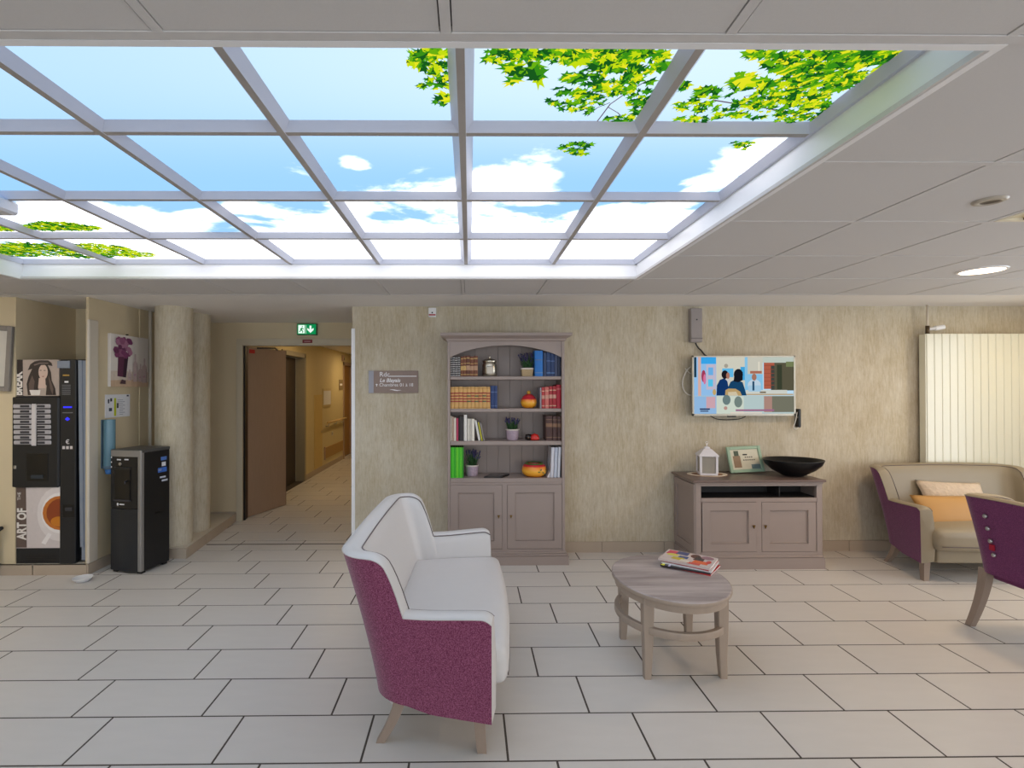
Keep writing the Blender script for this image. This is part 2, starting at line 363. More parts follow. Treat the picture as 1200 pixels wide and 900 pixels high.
# ------------------------------------------------------------------ luminous sky ceiling
def sky_print():
    mt = bpy.data.materials.new('backlit_sky_print'); mt.use_nodes = True; nt = mt.node_tree; L = nt.links.new; nt.nodes.remove(nt.nodes['Principled BSDF'])
    g = nt.nodes.new('ShaderNodeNewGeometry'); sp = nt.nodes.new('ShaderNodeSeparateXYZ'); L(g.outputs['Position'], sp.inputs[0])
    def math_(op, a, b_=0, c=0):
        n = nt.nodes.new('ShaderNodeMath'); n.operation = op
        for i, v in enumerate((a, b_, c)):
            if isinstance(v, (int, float)): n.inputs[i].default_value = v
            else: L(v, n.inputs[i])
        return n.outputs[0]
    def ramp(v, a, b_):
        n = nt.nodes.new('ShaderNodeMapRange'); n.inputs[1].default_value = a; n.inputs[2].default_value = b_; L(v, n.inputs[0]); n.interpolation_type = 'SMOOTHSTEP'; return n.outputs[0]
    mp = nt.nodes.new('ShaderNodeMapping'); mp.inputs['Scale'].default_value = (1, 1.15, 1); mp.inputs['Location'].default_value = (.35, .2, 0); L(g.outputs['Position'], mp.inputs[0])
    n1 = nt.nodes.new('ShaderNodeTexNoise'); n1.inputs['Scale'].default_value = 1.7; n1.inputs['Detail'].default_value = 7; n1.inputs['Roughness'].default_value = .56; n1.inputs['Distortion'].default_value = .25; L(mp.outputs[0], n1.inputs['Vector'])
    yb = ramp(sp.outputs['Y'], 2.0, 3.05); lf = ramp(sp.outputs['X'], -2.2, .1); rt = ramp(sp.outputs['X'], -.4, .9)
    bias = math_('ADD', math_('MULTIPLY', yb, .27), math_('MULTIPLY', math_('MULTIPLY', lf, ramp(sp.outputs['Y'], 1.5, 1.9)), .07))
    bias = math_('ADD', bias, math_('ADD', -.10, math_('MULTIPLY', ramp(sp.outputs['Y'], 2.45, 2.2), -.14)))
    for bx_, by_, br_, st in ((415, 190, .13, .22), (488, 182, .22, .20), (512, 222, .30, .22), (600, 205, .36, .34), (640, 222, .3, .2), (850, 205, .42, .30), (905, 180, .25, .22), (60, 245, .5, .10)):
        q_ = P(bx_, by_, 'z', 2.39); dn = nt.nodes.new('ShaderNodeVectorMath'); dn.operation = 'DISTANCE'; L(g.outputs['Position'], dn.inputs[0]); dn.inputs[1].default_value = q_
        bias = math_('ADD', bias, math_('MULTIPLY', ramp(dn.outputs['Value'], br_, .02), st))
    cl = ramp(math_('ADD', n1.outputs['Fac'], bias), .50, .62)
    # blue: paler to the front right, deeper mid left
    fr = ramp(sp.outputs['Y'], 2.2, 1.3)
    pale = math_('MULTIPLY', fr, math_('ADD', .45, math_('MULTIPLY', ramp(sp.outputs['X'], -1.4, .5), .5)))
    mx = nt.nodes.new('ShaderNodeMix'); mx.data_type = 'RGBA'; mx.inputs[6].default_value = (.125, .235, .38, 1); mx.inputs[7].default_value = (.26, .33, .40, 1); L(pale, mx.inputs[0])
    m2 = nt.nodes.new('ShaderNodeMix'); m2.data_type = 'RGBA'; L(cl, m2.inputs[0]); L(mx.outputs[2], m2.inputs[6]); m2.inputs[7].default_value = (.72, .74, .80, 1)
    e = nt.nodes.new('ShaderNodeEmission'); L(m2.outputs[2], e.inputs[0]); e.inputs[1].default_value = 2.4
    L(e.outputs[0], nt.nodes['Material Output'].inputs[0]); return mt
M_SKY = sky_print()
BZ, PZ = 2.362, 2.392                                 # beam underside, print panels
sky = root('luminous_sky_ceiling', ((SX0+SX1)/2, (SY0+SY1)/2, CEIL), 'large backlit ceiling panel grid printed with blue sky, clouds and green leaves', 'skylight')
M_COVE = mat('cove_white', (240, 240, 242), .35, var=.01)
M_BEAM = mat('skylight_beam_sky_tinted', (212, 216, 232), .3, var=.01); M_BEAMU = mat('skylight_beam_shaded_underside', (178, 172, 168), .6)  # blue panel light painted into the sides, shade into the undersides
for nm, a in (('cove_side', (SX0-.02, SX0, SY0-.02, SY1+.02)), ('cove_side', (SX1, SX1+.02, SY0-.02, SY1+.02)), ('cove_side', (SX0, SX1, SY0-.02, SY0)), ('cove_side', (SX0, SX1, SY1, SY1+.02))):
    obj(nm, B(*a, CEIL-.002, 2.46), M_COVE, sky)
bx = [-3.03]+[-.022+.6*k for k in range(-4, 2)]+[1.145]; by = [1.108, 1.69, 2.292, 2.888, 3.47]
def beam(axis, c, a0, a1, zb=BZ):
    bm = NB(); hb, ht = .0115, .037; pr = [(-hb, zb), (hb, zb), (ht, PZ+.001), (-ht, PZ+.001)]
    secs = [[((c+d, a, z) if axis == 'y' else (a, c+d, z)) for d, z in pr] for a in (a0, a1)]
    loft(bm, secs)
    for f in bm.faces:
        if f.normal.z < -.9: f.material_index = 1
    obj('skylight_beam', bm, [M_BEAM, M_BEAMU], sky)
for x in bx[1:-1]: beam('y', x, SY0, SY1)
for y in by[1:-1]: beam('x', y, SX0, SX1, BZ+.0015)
for a in ('L', 'R', 'F', 'K'):
    bm = NB(); ww, wt = .012, .034
    if a in 'LR':
        s = 1 if a == 'L' else -1; x = SX0 if a == 'L' else SX1; pr = [(x, BZ), (x+s*ww, BZ), (x+s*wt, PZ+.001), (x, PZ+.001)]; loft(bm, [[(px, yy, pz) for px, pz in pr] for yy in (SY0, SY1)])
    else:
        s = 1 if a == 'F' else -1; y = SY0 if a == 'F' else SY1; pr = [(y, BZ), (y+s*ww, BZ), (y+s*wt, PZ+.001), (y, PZ+.001)]; loft(bm, [[(xx, py, pz) for py, pz in pr] for xx in (SX0, SX1)])
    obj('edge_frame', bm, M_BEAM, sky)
panels = {}
for i in range(7):
    for j in range(4): panels[i, j] = obj('sky_panel', B(bx[i], bx[i+1], by[j], by[j+1], PZ, PZ+.012), M_SKY, sky)
GREENS = [emis('leaf_print_lime', (205, 232, 20), .74), emis('leaf_print_yellow', (240, 240, 40), .74), emis('leaf_print_green', (110, 185, 20), .74), emis('leaf_print_mid', (60, 150, 25), .74), emis('leaf_print_dark', (25, 95, 30), .74), emis('branch_print', (95, 75, 80), 1.0), emis('leaf_print_red', (190, 70, 60), 1.0)]
LEAF = [(0, 1.0), (14, .62), (30, .50), (50, .95), (66, .55), (82, .45), (108, .80), (130, .42), (155, .36), (180, .22), (205, .36), (230, .42), (252, .80), (278, .45), (294, .55), (310, .95), (330, .50), (346, .62)]
leafbm = {k: NB() for k in panels}; lz = [0]
def pan_of(p):
    for (i, j) in panels:
        if bx[i]+.005 < p.x < bx[i+1]-.005 and by[j]+.005 < p.y < by[j+1]-.005: return (i, j)
def leaf(p, s, mi, sq):
    k = pan_of(p)
    if k is None: return
    lz[0] += 1; z = PZ-.0006-.0000025*lz[0]; a0 = random.uniform(0, 6.283); tl = random.uniform(0, 3.14); pts = []
    for an, r in LEAF:
        v = Vector((math.cos(R(an)+a0), math.sin(R(an)+a0)))*r*s
        u = Vector((math.cos(tl), math.sin(tl))); v = v-u*v.dot(u)*(1-sq)
        pts.append((min(max(p.x+v.x, bx[k[0]]), bx[k[0]+1]), min(max(p.y+v.y, by[k[1]]), by[k[1]+1]), z))
    bm = leafbm[k]; c = bm.verts.new((p.x, p.y, z)); vv = [bm.verts.new(q) for q in pts]
    m2_ = min(4, max(0, mi+random.choice((-1, 1, 2)))); hf = random.randint(0, 8)
    for i in range(len(vv)): bm.faces.new((c, vv[i], vv[(i+1) % len(vv)])).material_index = mi if (i+hf) % 18 < 9 else m2_
def cluster(x, y, rx, ry, n, s, wts, rot=0):
    for _ in range(int(n*1.6)):
        r = math.sqrt(random.random()); a = random.uniform(0, 6.283); u, v = r*math.cos(a)*rx, r*math.sin(a)*ry
        q = (x+u*math.cos(R(rot))-v*math.sin(R(rot)), y+u*math.sin(R(rot))+v*math.cos(R(rot)))
        leaf(P(q[0], q[1], 'z', PZ), s*random.uniform(.5, 1.2), random.choices(range(5), wts)[0], random.uniform(.35, .95))
def branch(pts, wd=.004):
    q = [P(x, y, 'z', PZ) for x, y in pts]
    for a, b_ in zip(q, q[1:]):
        k = pan_of((a+b_)/2)
        if k is None: continue
        d = (b_-a); nrm = Vector((-d.y, d.x, 0)).normalized()*wd/2; z = Vector((0, 0, PZ-.0005))
        f = [Vector((p.x, p.y, 0))+s*nrm+z for p, s in ((a, 1), (b_, 1), (b_, -1), (a, -1))]
        bm = leafbm[k]; bm.faces.new([bm.verts.new(v) for v in f]).material_index = 5
W1 = (5, 2, 6, 5, 4)
branch([(757, 95), (735, 108), (715, 122), (703, 138), (699, 143)]); branch([(715, 120), (700, 126), (688, 136)], .003); branch([(712, 125), (724, 132), (732, 140)], .003); branch([(703, 120), (690, 122)], .003)
branch([(835, 117), (860, 121), (890, 125), (915, 130), (938, 136)], .006); branch([(880, 123), (872, 113), (893, 108)], .003); branch([(970, 82), (985, 95), (1010, 100)], .005); branch([(505, 85), (515, 100), (524, 104)], .003)
for c in ((508, 70, 24, 12, 22, .033, W1), (512, 92, 14, 14, 16, .03, W1), (494, 100, 6, 3, 4, .03, W1), (519, 116, 9, 8, 8, .032, W1), (487, 72, 12, 5, 6, .03, W1),
          (600, 66, 32, 8, 22, .032, W1), (612, 80, 22, 8, 10, .05, W1), (624, 88, 9, 8, 3, .06, W1), (598, 92, 6, 6, 2, .04, (0, 5, 1, 0, 0)), (690, 66, 60, 9, 55, .034, W1), (735, 72, 50, 14, 60, .034, W1), (695, 90, 40, 9, 28, .03, W1), (680, 112, 32, 8, 26, .028, W1, 12), (672, 124, 28, 5, 16, .026, W1, 12), (745, 105, 20, 20, 30, .03, W1), (752, 125, 12, 12, 12, .03, W1), (728, 138, 18, 4, 14, .028, W1), (650, 122, 12, 3, 6, .026, (0, 0, 2, 4, 4), 25), (712, 105, 16, 6, 12, .03, W1),
          (985, 80, 70, 18, 120, .03, W1, -12), (945, 100, 70, 20, 130, .03, W1, -16), (905, 122, 70, 14, 90, .026, W1, -6), (880, 100, 22, 10, 16, .036, W1), (872, 90, 12, 8, 5, .05, (4, 5, 1, 0, 0)), (835, 108, 24, 7, 16, .03, W1), (815, 122, 26, 8, 18, .028, W1), (820, 138, 28, 4, 16, .024, W1), (1030, 66, 24, 8, 26, .028, W1), (925, 72, 30, 12, 26, .036, W1), (882, 62, 8, 5, 4, .03, W1), (950, 130, 30, 9, 36, .024, W1, -20), (925, 135, 20, 6, 20, .022, W1), (800, 100, 8, 5, 4, .03, W1),
          (508, 60, 26, 4, 24, .03, W1), (615, 60, 45, 4, 34, .03, W1), (720, 60, 70, 4, 60, .03, W1), (980, 62, 70, 5, 60, .03, W1), (900, 62, 25, 4, 14, .03, W1),
          (675, 170, 19, 5, 20, .026, W1), (672, 178, 14, 4, 10, .024, W1), (873, 167, 16, 3, 10, .024, W1), (868, 172, 8, 3, 6, .022, W1),
          (62, 264, 34, 5, 170, .034, W1), (100, 266, 16, 3, 60, .032, W1), (4, 266, 12, 4, 40, .032, W1), (40, 292, 60, 8, 420, .036, (4, 3, 5, 5, 5)), (20, 288, 30, 6, 100, .034, (3, 2, 5, 5, 5)), (125, 291, 38, 6, 260, .034, (5, 5, 5, 3, 1), 6), (160, 297, 22, 3, 90, .030, (5, 5, 5, 2, 0)), (105, 298, 30, 3, 90, .032, (1, 1, 4, 5, 6))):
    cluster(*c)
for k, b_ in leafbm.items():
    if len(b_.verts): obj('leaf_print', b_, GREENS, panels[k], label='printed green and yellow leaves')
    else: b_.free()

# ================================================================== FURNITURE
M_TAUPE = mat('taupe_lacquer', (153, 138, 131), .45, var=.02, scale=8)
M_TAUPE_TOP = mat('taupe_top', (112, 94, 88), .35, var=.05, scale=12)
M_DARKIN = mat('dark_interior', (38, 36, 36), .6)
M_BRASS = mat('antique_brass', (120, 92, 48), .4, .9)

def panel_door(parent, x0, x1, z0, z1, yf, knob_x, knob_z, t=.02, st=.066):
    d = NB(); t_ = .02
    for a in ((x0, x0+st, z0, z1), (x1-st, x1, z0, z1), (x0+st, x1-st, z0, z0+st), (x0+st, x1-st, z1-st, z1)): box(d, a[0], a[1], yf, yf+t_, a[2], a[3])
    do = obj('door', d, M_TAUPE, parent)
    p = NB(); box(p, x0+st, x1-st, yf+.013, yf+.019, z0+st, z1-st)
    for a in ((x0+st, x0+st+.008, z0+st, z1-st), (x1-st-.008, x1-st, z0+st, z1-st), (x0+st, x1-st, z0+st, z0+st+.008), (x0+st, x1-st, z1-st-.008, z1-st)): box(p, a[0], a[1], yf+.006, yf+.016, a[2], a[3], bev=.003)
    obj('door_panel', p, M_TAUPE, do)
    k = NB(); prism(k, [(knob_x-.011, yf-.012, knob_z+.012), (knob_x+.011, yf-.012, knob_z+.012), (knob_x, yf-.012, knob_z-.016)], (0, .012, 0)); obj('knob', k, M_BRASS, do, label='small triangular brass knob')

# ---- bookcase
BY = 4.352
bc = root('bookcase', (.313, 4.5, 0), 'tall taupe bookcase with arched top, open shelves and two cupboard doors', 'bookcase')
bL, bR, bT = -.186, .814, 1.915
for x0, x1 in ((bL, -.166), (.794, bR)):
    obj('side_panel', B(x0, x1, BY+.012, 4.645, .10, bT), M_TAUPE, bc)
for x0, x1 in ((bL-.004, -.168), (.793, bR+.004)):
    p = NB(); box(p, x0, x1, BY-.004, BY+.016, .10, bT, bev=.003); obj('corner_post', p, M_TAUPE, bc)
SH = [(1.583, 1.612), (1.304, 1.334), (1.019, 1.055), (.70, .738)]
nb = 9
for i in range(nb):
    x0 = -.166+.96*i/nb; obj('back_plank', B(x0+.0015, x0+.96/nb-.0015, 4.625, 4.640, .738, bT-.01), M_TAUPE, bc)
obj('back_panel', B(-.18, .81, 4.640, 4.648, .1, bT), M_TAUPE, bc)
for z0, z1 in SH: obj('shelf', B(-.166, .794, BY+.012 if z0 > .75 else BY-.002, 4.624, z0, z1, bev=.004), M_TAUPE, bc)
h_ = NB(); N = 24; pts = [(-.168, BY+.004, bT), (-.168, BY+.004, 1.774)]
for i in range(1, N): u = i/N; pts.append((-.168+.961*u, BY+.004, 1.774+.106*(1-(2*u-1)**2)**.9))
pts += [(.793, BY+.004, 1.774), (.793, BY+.004, bT)]
prism(h_, pts, (0, .02, 0)); obj('arched_header', h_, M_TAUPE, bc)
c = NB(); prof = [(0, 1.912), (.012, 1.916), (.018, 1.935), (.040, 1.946), (.055, 1.955), (.060, 1.960), (.060, 1.982)]
secs = [[(bL-d, 4.65, z), (bL-d, BY-d, z), (bR+d, BY-d, z), (bR+d, 4.65, z)] for d, z in prof]; loft(c, secs); obj('cornice', c, M_TAUPE, bc)
p = NB(); box(p, bL-.028, bR+.030, BY-.03, 4.65, 0, .075); box(p, bL-.022, bR+.024, BY-.024, 4.65, .075, .092, bev=.004); box(p, bL-.010, bR+.010, BY-.01, 4.65, .092, .108, bev=.003); obj('plinth', p, M_TAUPE, bc)
p = NB(); box(p, -.168, .793, BY+.002, BY+.02, .108, .130); box(p, -.168, .793, BY+.002, BY+.02, .682, .702); box(p, .278, .322, BY+.002, BY+.02, .13, .682); box(p, -.168, .794, 4.37, 4.6, .10, .115); obj('face_frame', p, M_TAUPE, bc)
obj('cupboard_interior', B(-.165, .793, BY+.024, BY+.03, .12, .69), M_DARKIN, bc)
panel_door(bc, -.166, .276, .134, .680, BY-.002, .247, .41); panel_door(bc, .324, .791, .134, .680, BY-.002, .353, .41)

# ---- books
M_PAGE = mat('book_pages', (226, 216, 196), .8)
def bx_book(x0, x1, zs, hgt, rgb, label, cat='book', yf=4.385, dep=.17, group=None, bands=None, tilt=0, rough=.5, name='book'):
    key = 'cover_%d_%d_%d' % rgb; mc = mat(key, rgb, rough, var=.12, scale=60)
    x0, x1 = max(x0, -.1652), min(x1, .7925); wd = x1-x0; tmp = NB(); t_ = min(.003, wd*.2)
    N = 6; sp = [(-wd/2+wd*i/N, -.5*wd*.25*(1-(2*i/N-1)**2)) for i in range(N+1)]      # rounded spine
    pts = [(a, b_, 0) for a, b_ in sp]+[(wd/2, .012, 0), (-wd/2, .012, 0)]
    prism(tmp, pts, (0, 0, hgt)); box(tmp, -wd/2, -wd/2+t_, .012, dep, 0, hgt); box(tmp, wd/2-t_, wd/2, .012, dep, 0, hgt)
    box(tmp, -wd/2+t_, wd/2-t_, .012, dep-.004, .003, hgt-.003, mi=1)
    r = tmp; 
    Mx = Matrix.Translation(((x0+x1)/2, yf, zs)) @ (Matrix.Translation((math.copysign(wd/2, tilt), 0, 0)) @ Matrix.Rotation(R(tilt), 4, 'Y') @ Matrix.Translation((-math.copysign(wd/2, tilt), 0, 0)) if tilt else Matrix.Identity(4))
    bmesh.ops.transform(tmp, matrix=Mx, verts=tmp.verts)
    o = obj(name, tmp, [mc, M_PAGE]); tag(o, label, cat, group)
    for (f0, f1, crgb) in (bands or []):
        q = NB(); pr = [(a*1.02, b_-.0012, 0) for a, b_ in sp]+[(a*1.0, b_+.004, 0) for a, b_ in sp[::-1]]
        pr = [(a, b_, hgt*f0) for a, b_, _ in pr]; prism(q, pr, (0, 0, hgt*(f1-f0))); bmesh.ops.transform(q, matrix=Mx, verts=q.verts)
        obj('spine_band', q, mat('band_%d_%d_%d' % crgb, crgb, .5), o)
    return o
def bpx(x): return P(x, 480, 'y', 4.385).x
GOLD = (196, 160, 96)
xs = [526.2+i*3.3 for i in range(5)]
for i in range(4):
    a, b_ = bpx(526.6+i*3.25), bpx(526.6+(i+1)*3.25)
    bx_book(a+.0008, b_-.0008, 1.6125, .168+.003*(i % 2), (40, 34, 38), '%s dark volume with pale diamond pattern from the left on the top shelf' % ORD[i], group='dark patterned volumes on the top shelf', bands=[(k/9+.03, k/9+.075, (176, 172, 168)) for k in range(9)])
xe = [539.8, 542.8, 546.4, 550.8, 555.2, 560]
for i in range(5):
    bx_book(bpx(xe[i])+.0008, bpx(xe[i+1])-.0008, 1.6125, .172+.004*(i % 3), (112, 60, 34) if i != 2 else (96, 48, 30), '%s brown and gold volume from the left on the top shelf' % ORD[i], group='brown gilt volumes on the top shelf', bands=[(.08, .11, GOLD), (.3, .52, (178, 140, 110) if i > 1 else GOLD), (.62, .65, GOLD), (.86, .90, GOLD)])
xe = [527, 532.2, 537.4, 542.4, 547.2, 551.8, 556.2, 560.8, 565.4, 570, 574.6]
for i in range(10):
    lab = (150, 44, 34) if i in (0, 1, 2, 3, 5, 7, 9) else (70, 80, 50)
    bx_book(bpx(xe[i])+.0007, bpx(xe[i+1])-.0007, 1.3345, .186+.0015*((i*7) % 3), (206, 160, 92), '%s tan leather volume from the left on the second shelf' % ORD[i], group='tan leather volumes on the second shelf', rough=.45,
            bands=[(.30, .36, lab), (.42, .48, (150, 44, 34)), (.55, .61, lab), (.68, .74, (150, 44, 34)), (.04, .06, (176, 120, 60)), (.92, .94, (176, 120, 60))])
for i, (a, b_) in enumerate(((575.0, 579.0), (579.2, 582.8))):
    bx_book(bpx(a), bpx(b_), 1.3345, .197, (24, 52, 104), '%s navy blue volume right of the tan volumes' % ('nearer' if i == 0 else 'outer'), bands=[(.1, .13, (90, 110, 150)), (.7, .74, (90, 110, 150))], group='navy volumes')
for i, (a, b_, h, c_) in enumerate(((626.8, 636.4, .222, (20, 110, 190)), (637, 640.4, .205, (40, 60, 96)), (640.6, 645.2, .208, (22, 56, 104)), (645.4, 650.4, .204, (20, 50, 98)), (650.6, 653.2, .198, (70, 80, 110)), (653.4, 658, .192, (22, 34, 64)))):
    bx_book(bpx(a), bpx(b_)-.001, 1.6125, h, c_, ['bright blue binder beside the potted lavender on top shelf', 'slim slate blue book beside the bright blue binder', 'dark blue book third from right end of arch', 'dark blue book with crest near right end of top shelf', 'slim grey-blue book near the right end of top shelf', 'navy book against the right side of the top shelf'][i], bands=[(.12, .16, (90, 130, 180)), (.62, .66, (80, 110, 160))] if i in (0, 2, 3) else None, dep=.17, group='blue books on the top shelf')
for i, (a, b_, h, c_) in enumerate(((633, 634.6, .180, (150, 150, 160)), (634.8, 638.4, .182, (176, 44, 48)), (638.8, 643.2, .185, (206, 108, 100)), (643.6, 647.6, .192, (160, 30, 40)), (648, 652, .192, (168, 26, 42)), (652.4, 657.8, .204, (170, 16, 44)))):
    bx_book(bpx(a), bpx(b_)-.001, 1.3345, h, c_, ['very slim grey book at left of the red books', 'thin red book with pale spine strip on second shelf', 'salmon red book among the red books', 'crimson gilt book fourth in the red row', 'crimson gilt book fifth in the red row', 'tallest crimson book against the right side of the second shelf'][i], bands=[(.1, .14, (214, 180, 150)), (.45, .62, (200, 150, 130)), (.8, .84, (214, 180, 150))] if 0 < i < 5 else [(.8, .84, (190, 120, 110))], group='red books on the second shelf')
third = ((526.6, 529.4, .216, (214, 206, 190)), (529.6, 531.8, .208, (188, 160, 140)), (532, 534.4, .20, (224, 214, 198)), (534.6, 537.2, .196, (176, 50, 84)), (537.4, 543.4, .21, (36, 30, 34)), (543.6, 547.2, .226, (224, 220, 214)), (547.6, 550.6, .192, (214, 208, 196)), (550.8, 552.4, .19, (196, 190, 180)), (552.6, 556, .19, (228, 222, 208)))
tl = ['tall cream book at left end of the third shelf', 'beige slim book second on the third shelf', 'ivory slim book third on the third shelf', 'magenta pink slim book on the third shelf', 'thick black book on the third shelf', 'tallest white book on the third shelf', 'white book right of the tallest white book', 'pale grey slim book between two white books', 'white book beside the leaning books']
for (a, b_, h, c_), lb in zip(third, tl): bx_book(bpx(a), bpx(b_)-.0008, 1.0555, h, c_, lb, group='upright books on the third shelf', dep=.15)
for i, (a, b_, h, c_) in enumerate(((560.6, 563.0, .178, (214, 212, 206)), (564.2, 565.4, .16, (206, 200, 40)), (566.6, 567.8, .155, (150, 144, 140)))):
    bx_book(bpx(a), bpx(b_), 1.0555, h, c_, ['white book leaning left on the third shelf', 'yellow spined book leaning left on the third shelf', 'grey book leaning left, outermost on the third shelf'][i], tilt=-11, group='leaning books on the third shelf', dep=.15)
for i, (a, b_, h) in enumerate(((639.6, 647.2, .215), (647.6, 653, .212), (653.4, 657.8, .21))):
    bx_book(bpx(a), bpx(b_)-.001, 1.0555, h, (70, 40, 36), ['thick dark brown volume, leftmost of three on the third shelf', 'dark brown volume in the middle of three on third shelf', 'dark brown volume against the right side of the third shelf'][i], group='dark brown volumes', bands=[(.12, .14, (150, 120, 90)), (.55, .70, (130, 96, 70)), (.84, .86, (150, 120, 90))])
xe = [526.6, 529.2, 531.8, 534.4, 537, 539.2, 541.2, 543]
for i in range(7):
    bx_book(bpx(xe[i]), bpx(xe[i+1])-.0004, .7385, .262, [(52, 176, 20), (70, 196, 28), (46, 168, 18), (96, 200, 30), (58, 182, 22), (84, 190, 26), (44, 150, 20)][i], '%s bright green folder from the left on the bottom shelf' % ORD[i], cat='folder', name='green_folder', group='green folders on the bottom shelf', dep=.2, yf=4.375)
for i, (a, b_, h, t2) in enumerate(((644.6, 648.0, .258, 2.5), (648.6, 652.0, .258, 2.5), (652.8, 655.6, .262, 2.5))):
    bx_book(bpx(a), bpx(b_), .7385, h, [(206, 206, 214), (190, 196, 210), (212, 214, 222)][i], '%s white folder from the left leaning right on the bottom shelf' % ORD[i], cat='folder', name='white_folder', group='white folders on the bottom shelf', tilt=t2, dep=.2, yf=4.375)
p = NB(); prism(p, [(.668, 4.372, .739), (.692, 4.372, .739), (.692, 4.372, .79), (.680, 4.372, .76)], (0, .1, 0)); tag(obj('loose_leaflet', p, mat('leaflet', (214, 212, 216), .7)), 'loose white leaflet slumped beside the white folders', 'leaflet')

# ---- ornaments in the bookcase
def px_at(x, y, Y): q = P(x, y, 'y', Y); return q
jx = P(573.8, 442, 'y', 4.46).x
jar = root('silver_jar', (jx, 4.46, 1.613), 'round silver lidded jar with embossed label on the top shelf', 'jar')
M_SIL = mat('aged_silver', (190, 182, 166), .25, .9, var=.08, scale=40)
b_ = NB(); lathe(b_, (jx, 4.46, 1.613), [(0, 0), (.060, 0), (.064, .006), (.064, .10), (.058, .116), (.056, .122)], 28); obj('body', b_, M_SIL, jar, 40)
b_ = NB(); lathe(b_, (jx, 4.46, 1.613), [(.060, .122), (.062, .126), (.062, .136), (.050, .148), (.02, .156), (.008, .158), (.013, .166), (.012, .174), (0, .178)], 28); obj('lid', b_, M_SIL, jar, 40)
b_ = NB(); box(b_, jx-.030, jx+.030, 4.46-.068, 4.46-.055, 1.635, 1.70, bev=.003); obj('plaque', b_, mat('plaque_silver', (160, 150, 138), .35, .8), jar)
M_STEM = mat('lavender_stem', (50, 92, 48), .7, var=.2); M_LAV = mat('lavender_flower', (70, 62, 104), .8, var=.25)
def lavender(x, y, z, kind, label, hgt, spread, n=46, seed=1):
    rnd = random.Random(seed)
    r = root('potted_lavender', (x, y, z), label, 'plant', 'potted lavender in the bookcase')
    b_ = NB()
    if kind == 'square':
        loft(b_, [[(x+sx*h, y+sy*h, zz) for sx, sy in ((-1, -1), (1, -1), (1, 1), (-1, 1))] for h, zz in ((.045, z), (.050, z+.070))], cap=True); obj('pot', b_, mat('raffia_pot', (176, 152, 116), .8, var=.2, scale=90, bump=.3), r); ph = .07
        b_ = NB(); box(b_, x-.053, x+.053, y-.053, y+.053, z+.060, z+.074, bev=.003); obj('pot_rim', b_, mat('white_rim', (214, 204, 192), .7), r)
    else:
        lathe(b_, (x, y, z), [(0, 0), (.046, 0), (.052, .01), (.056, .085), (.058, .092), (.05, .092), (.048, .08), (0, .08)], 24); obj('pot', b_, mat('lilac_pot', (176, 156, 170), .6, var=.3, scale=70), r, 40); ph = .09
        b_ = NB(); lathe(b_, (x, y, z), [(.0572, .084), (.0605, .086), (.0605, .095), (.055, .096)], 24); obj('pot_rim', b_, mat('white_rim', (214, 204, 192), .7), r, 40)
    st = NB(); fl = NB()
    for i in range(n):
        a = rnd.uniform(0, 6.283); q = rnd.random()**.5; h = hgt*rnd.uniform(.55, 1)
        p0 = Vector((x+.028*q*math.cos(a), y+.028*q*math.sin(a), z+ph-.02)); p1 = Vector((x+spread*q*math.cos(a), y+min(.05, spread)*q*math.sin(a), z+ph+h*(1-.15*q)))
        mid = p0.lerp(p1, .5)+Vector((0, 0, .01)); tube(st, [p0, mid, p1], [.0022, .0018, .0012], 4)
        if i % 3:
            for k in range(5):
                c_ = p1.lerp(mid, k*.11); rr = .0075*(1-.1*k)*rnd.uniform(.8, 1.2); lathe(fl, c_, [(0, -rr), (rr, 0), (0, rr)], 5)
        for k in range(3):
            c_ = p0.lerp(mid, .3+.3*k); d = Vector((math.cos(a+rnd.uniform(-1, 1)), math.sin(a+rnd.uniform(-1, 1)), .8)).normalized()*.032; s_ = Vector((-d.y, d.x, 0)).normalized()*.004
            poly(st, [c_, c_+d*.5+s_, c_+d, c_+d*.5-s_])
    obj('foliage', st, M_STEM, r); obj('flower_heads', fl, M_LAV, r)
lavender(P(617.5, 441, 'y', 4.45).x, 4.45, 1.613, 'square', 'lavender in a square woven pot on the top shelf', .15, .075, seed=2)
lavender(P(600.5, 517, 'y', 4.47).x, 4.47, 1.0555, 'round', 'lavender in a lilac pot on the third shelf', .12, .075, seed=3)
lavender(P(553, 560, 'y', 4.49).x, 4.49, .7385, 'round', 'lavender in a lilac pot beside the green folders', .15, .085, seed=4)
def pottery(name):
    mt = bpy.data.materials.new(name); mt.use_nodes = True; nt = mt.node_tree; b = nt.nodes['Principled BSDF']; L = nt.links.new
    tc = nt.nodes.new('ShaderNodeTexCoord'); sp = nt.nodes.new('ShaderNodeSeparateXYZ'); L(tc.outputs['Generated'], sp.inputs[0])
    no = nt.nodes.new('ShaderNodeTexNoise'); no.inputs['Scale'].default_value = 5; L(tc.outputs['Generated'], no.inputs['Vector'])
    ad = nt.nodes.new('ShaderNodeMath'); ad.operation = 'MULTIPLY_ADD'; L(no.outputs['Fac'], ad.inputs[0]); ad.inputs[1].default_value = .16; L(sp.outputs['Z'], ad.inputs[2])
    r = nt.nodes.new('ShaderNodeValToRGB'); cr = r.color_ramp; cr.interpolation = 'EASE'
    for i, (p_, c_) in enumerate(((0, (196, 80, 40)), (.16, (236, 150, 30)), (.55, (242, 176, 56)), (.82, (236, 140, 50)), (.93, (206, 50, 56)), (1, (190, 40, 60)))):
        e = cr.elements[i] if i < 2 else cr.elements.new(p_); e.position = p_; e.color = (*lin(c_), 1)
    L(ad.outputs[0], r.inputs[0]); L(r.outputs[0], b.inputs['Base Color']); b.inputs['Roughness'].default_value = .25; return mt
M_POT = pottery('painted_pottery'); M_VINE = mat('painted_leaf', (60, 92, 30), .3); M_REDG = mat('red_glaze', (206, 50, 60), .25)
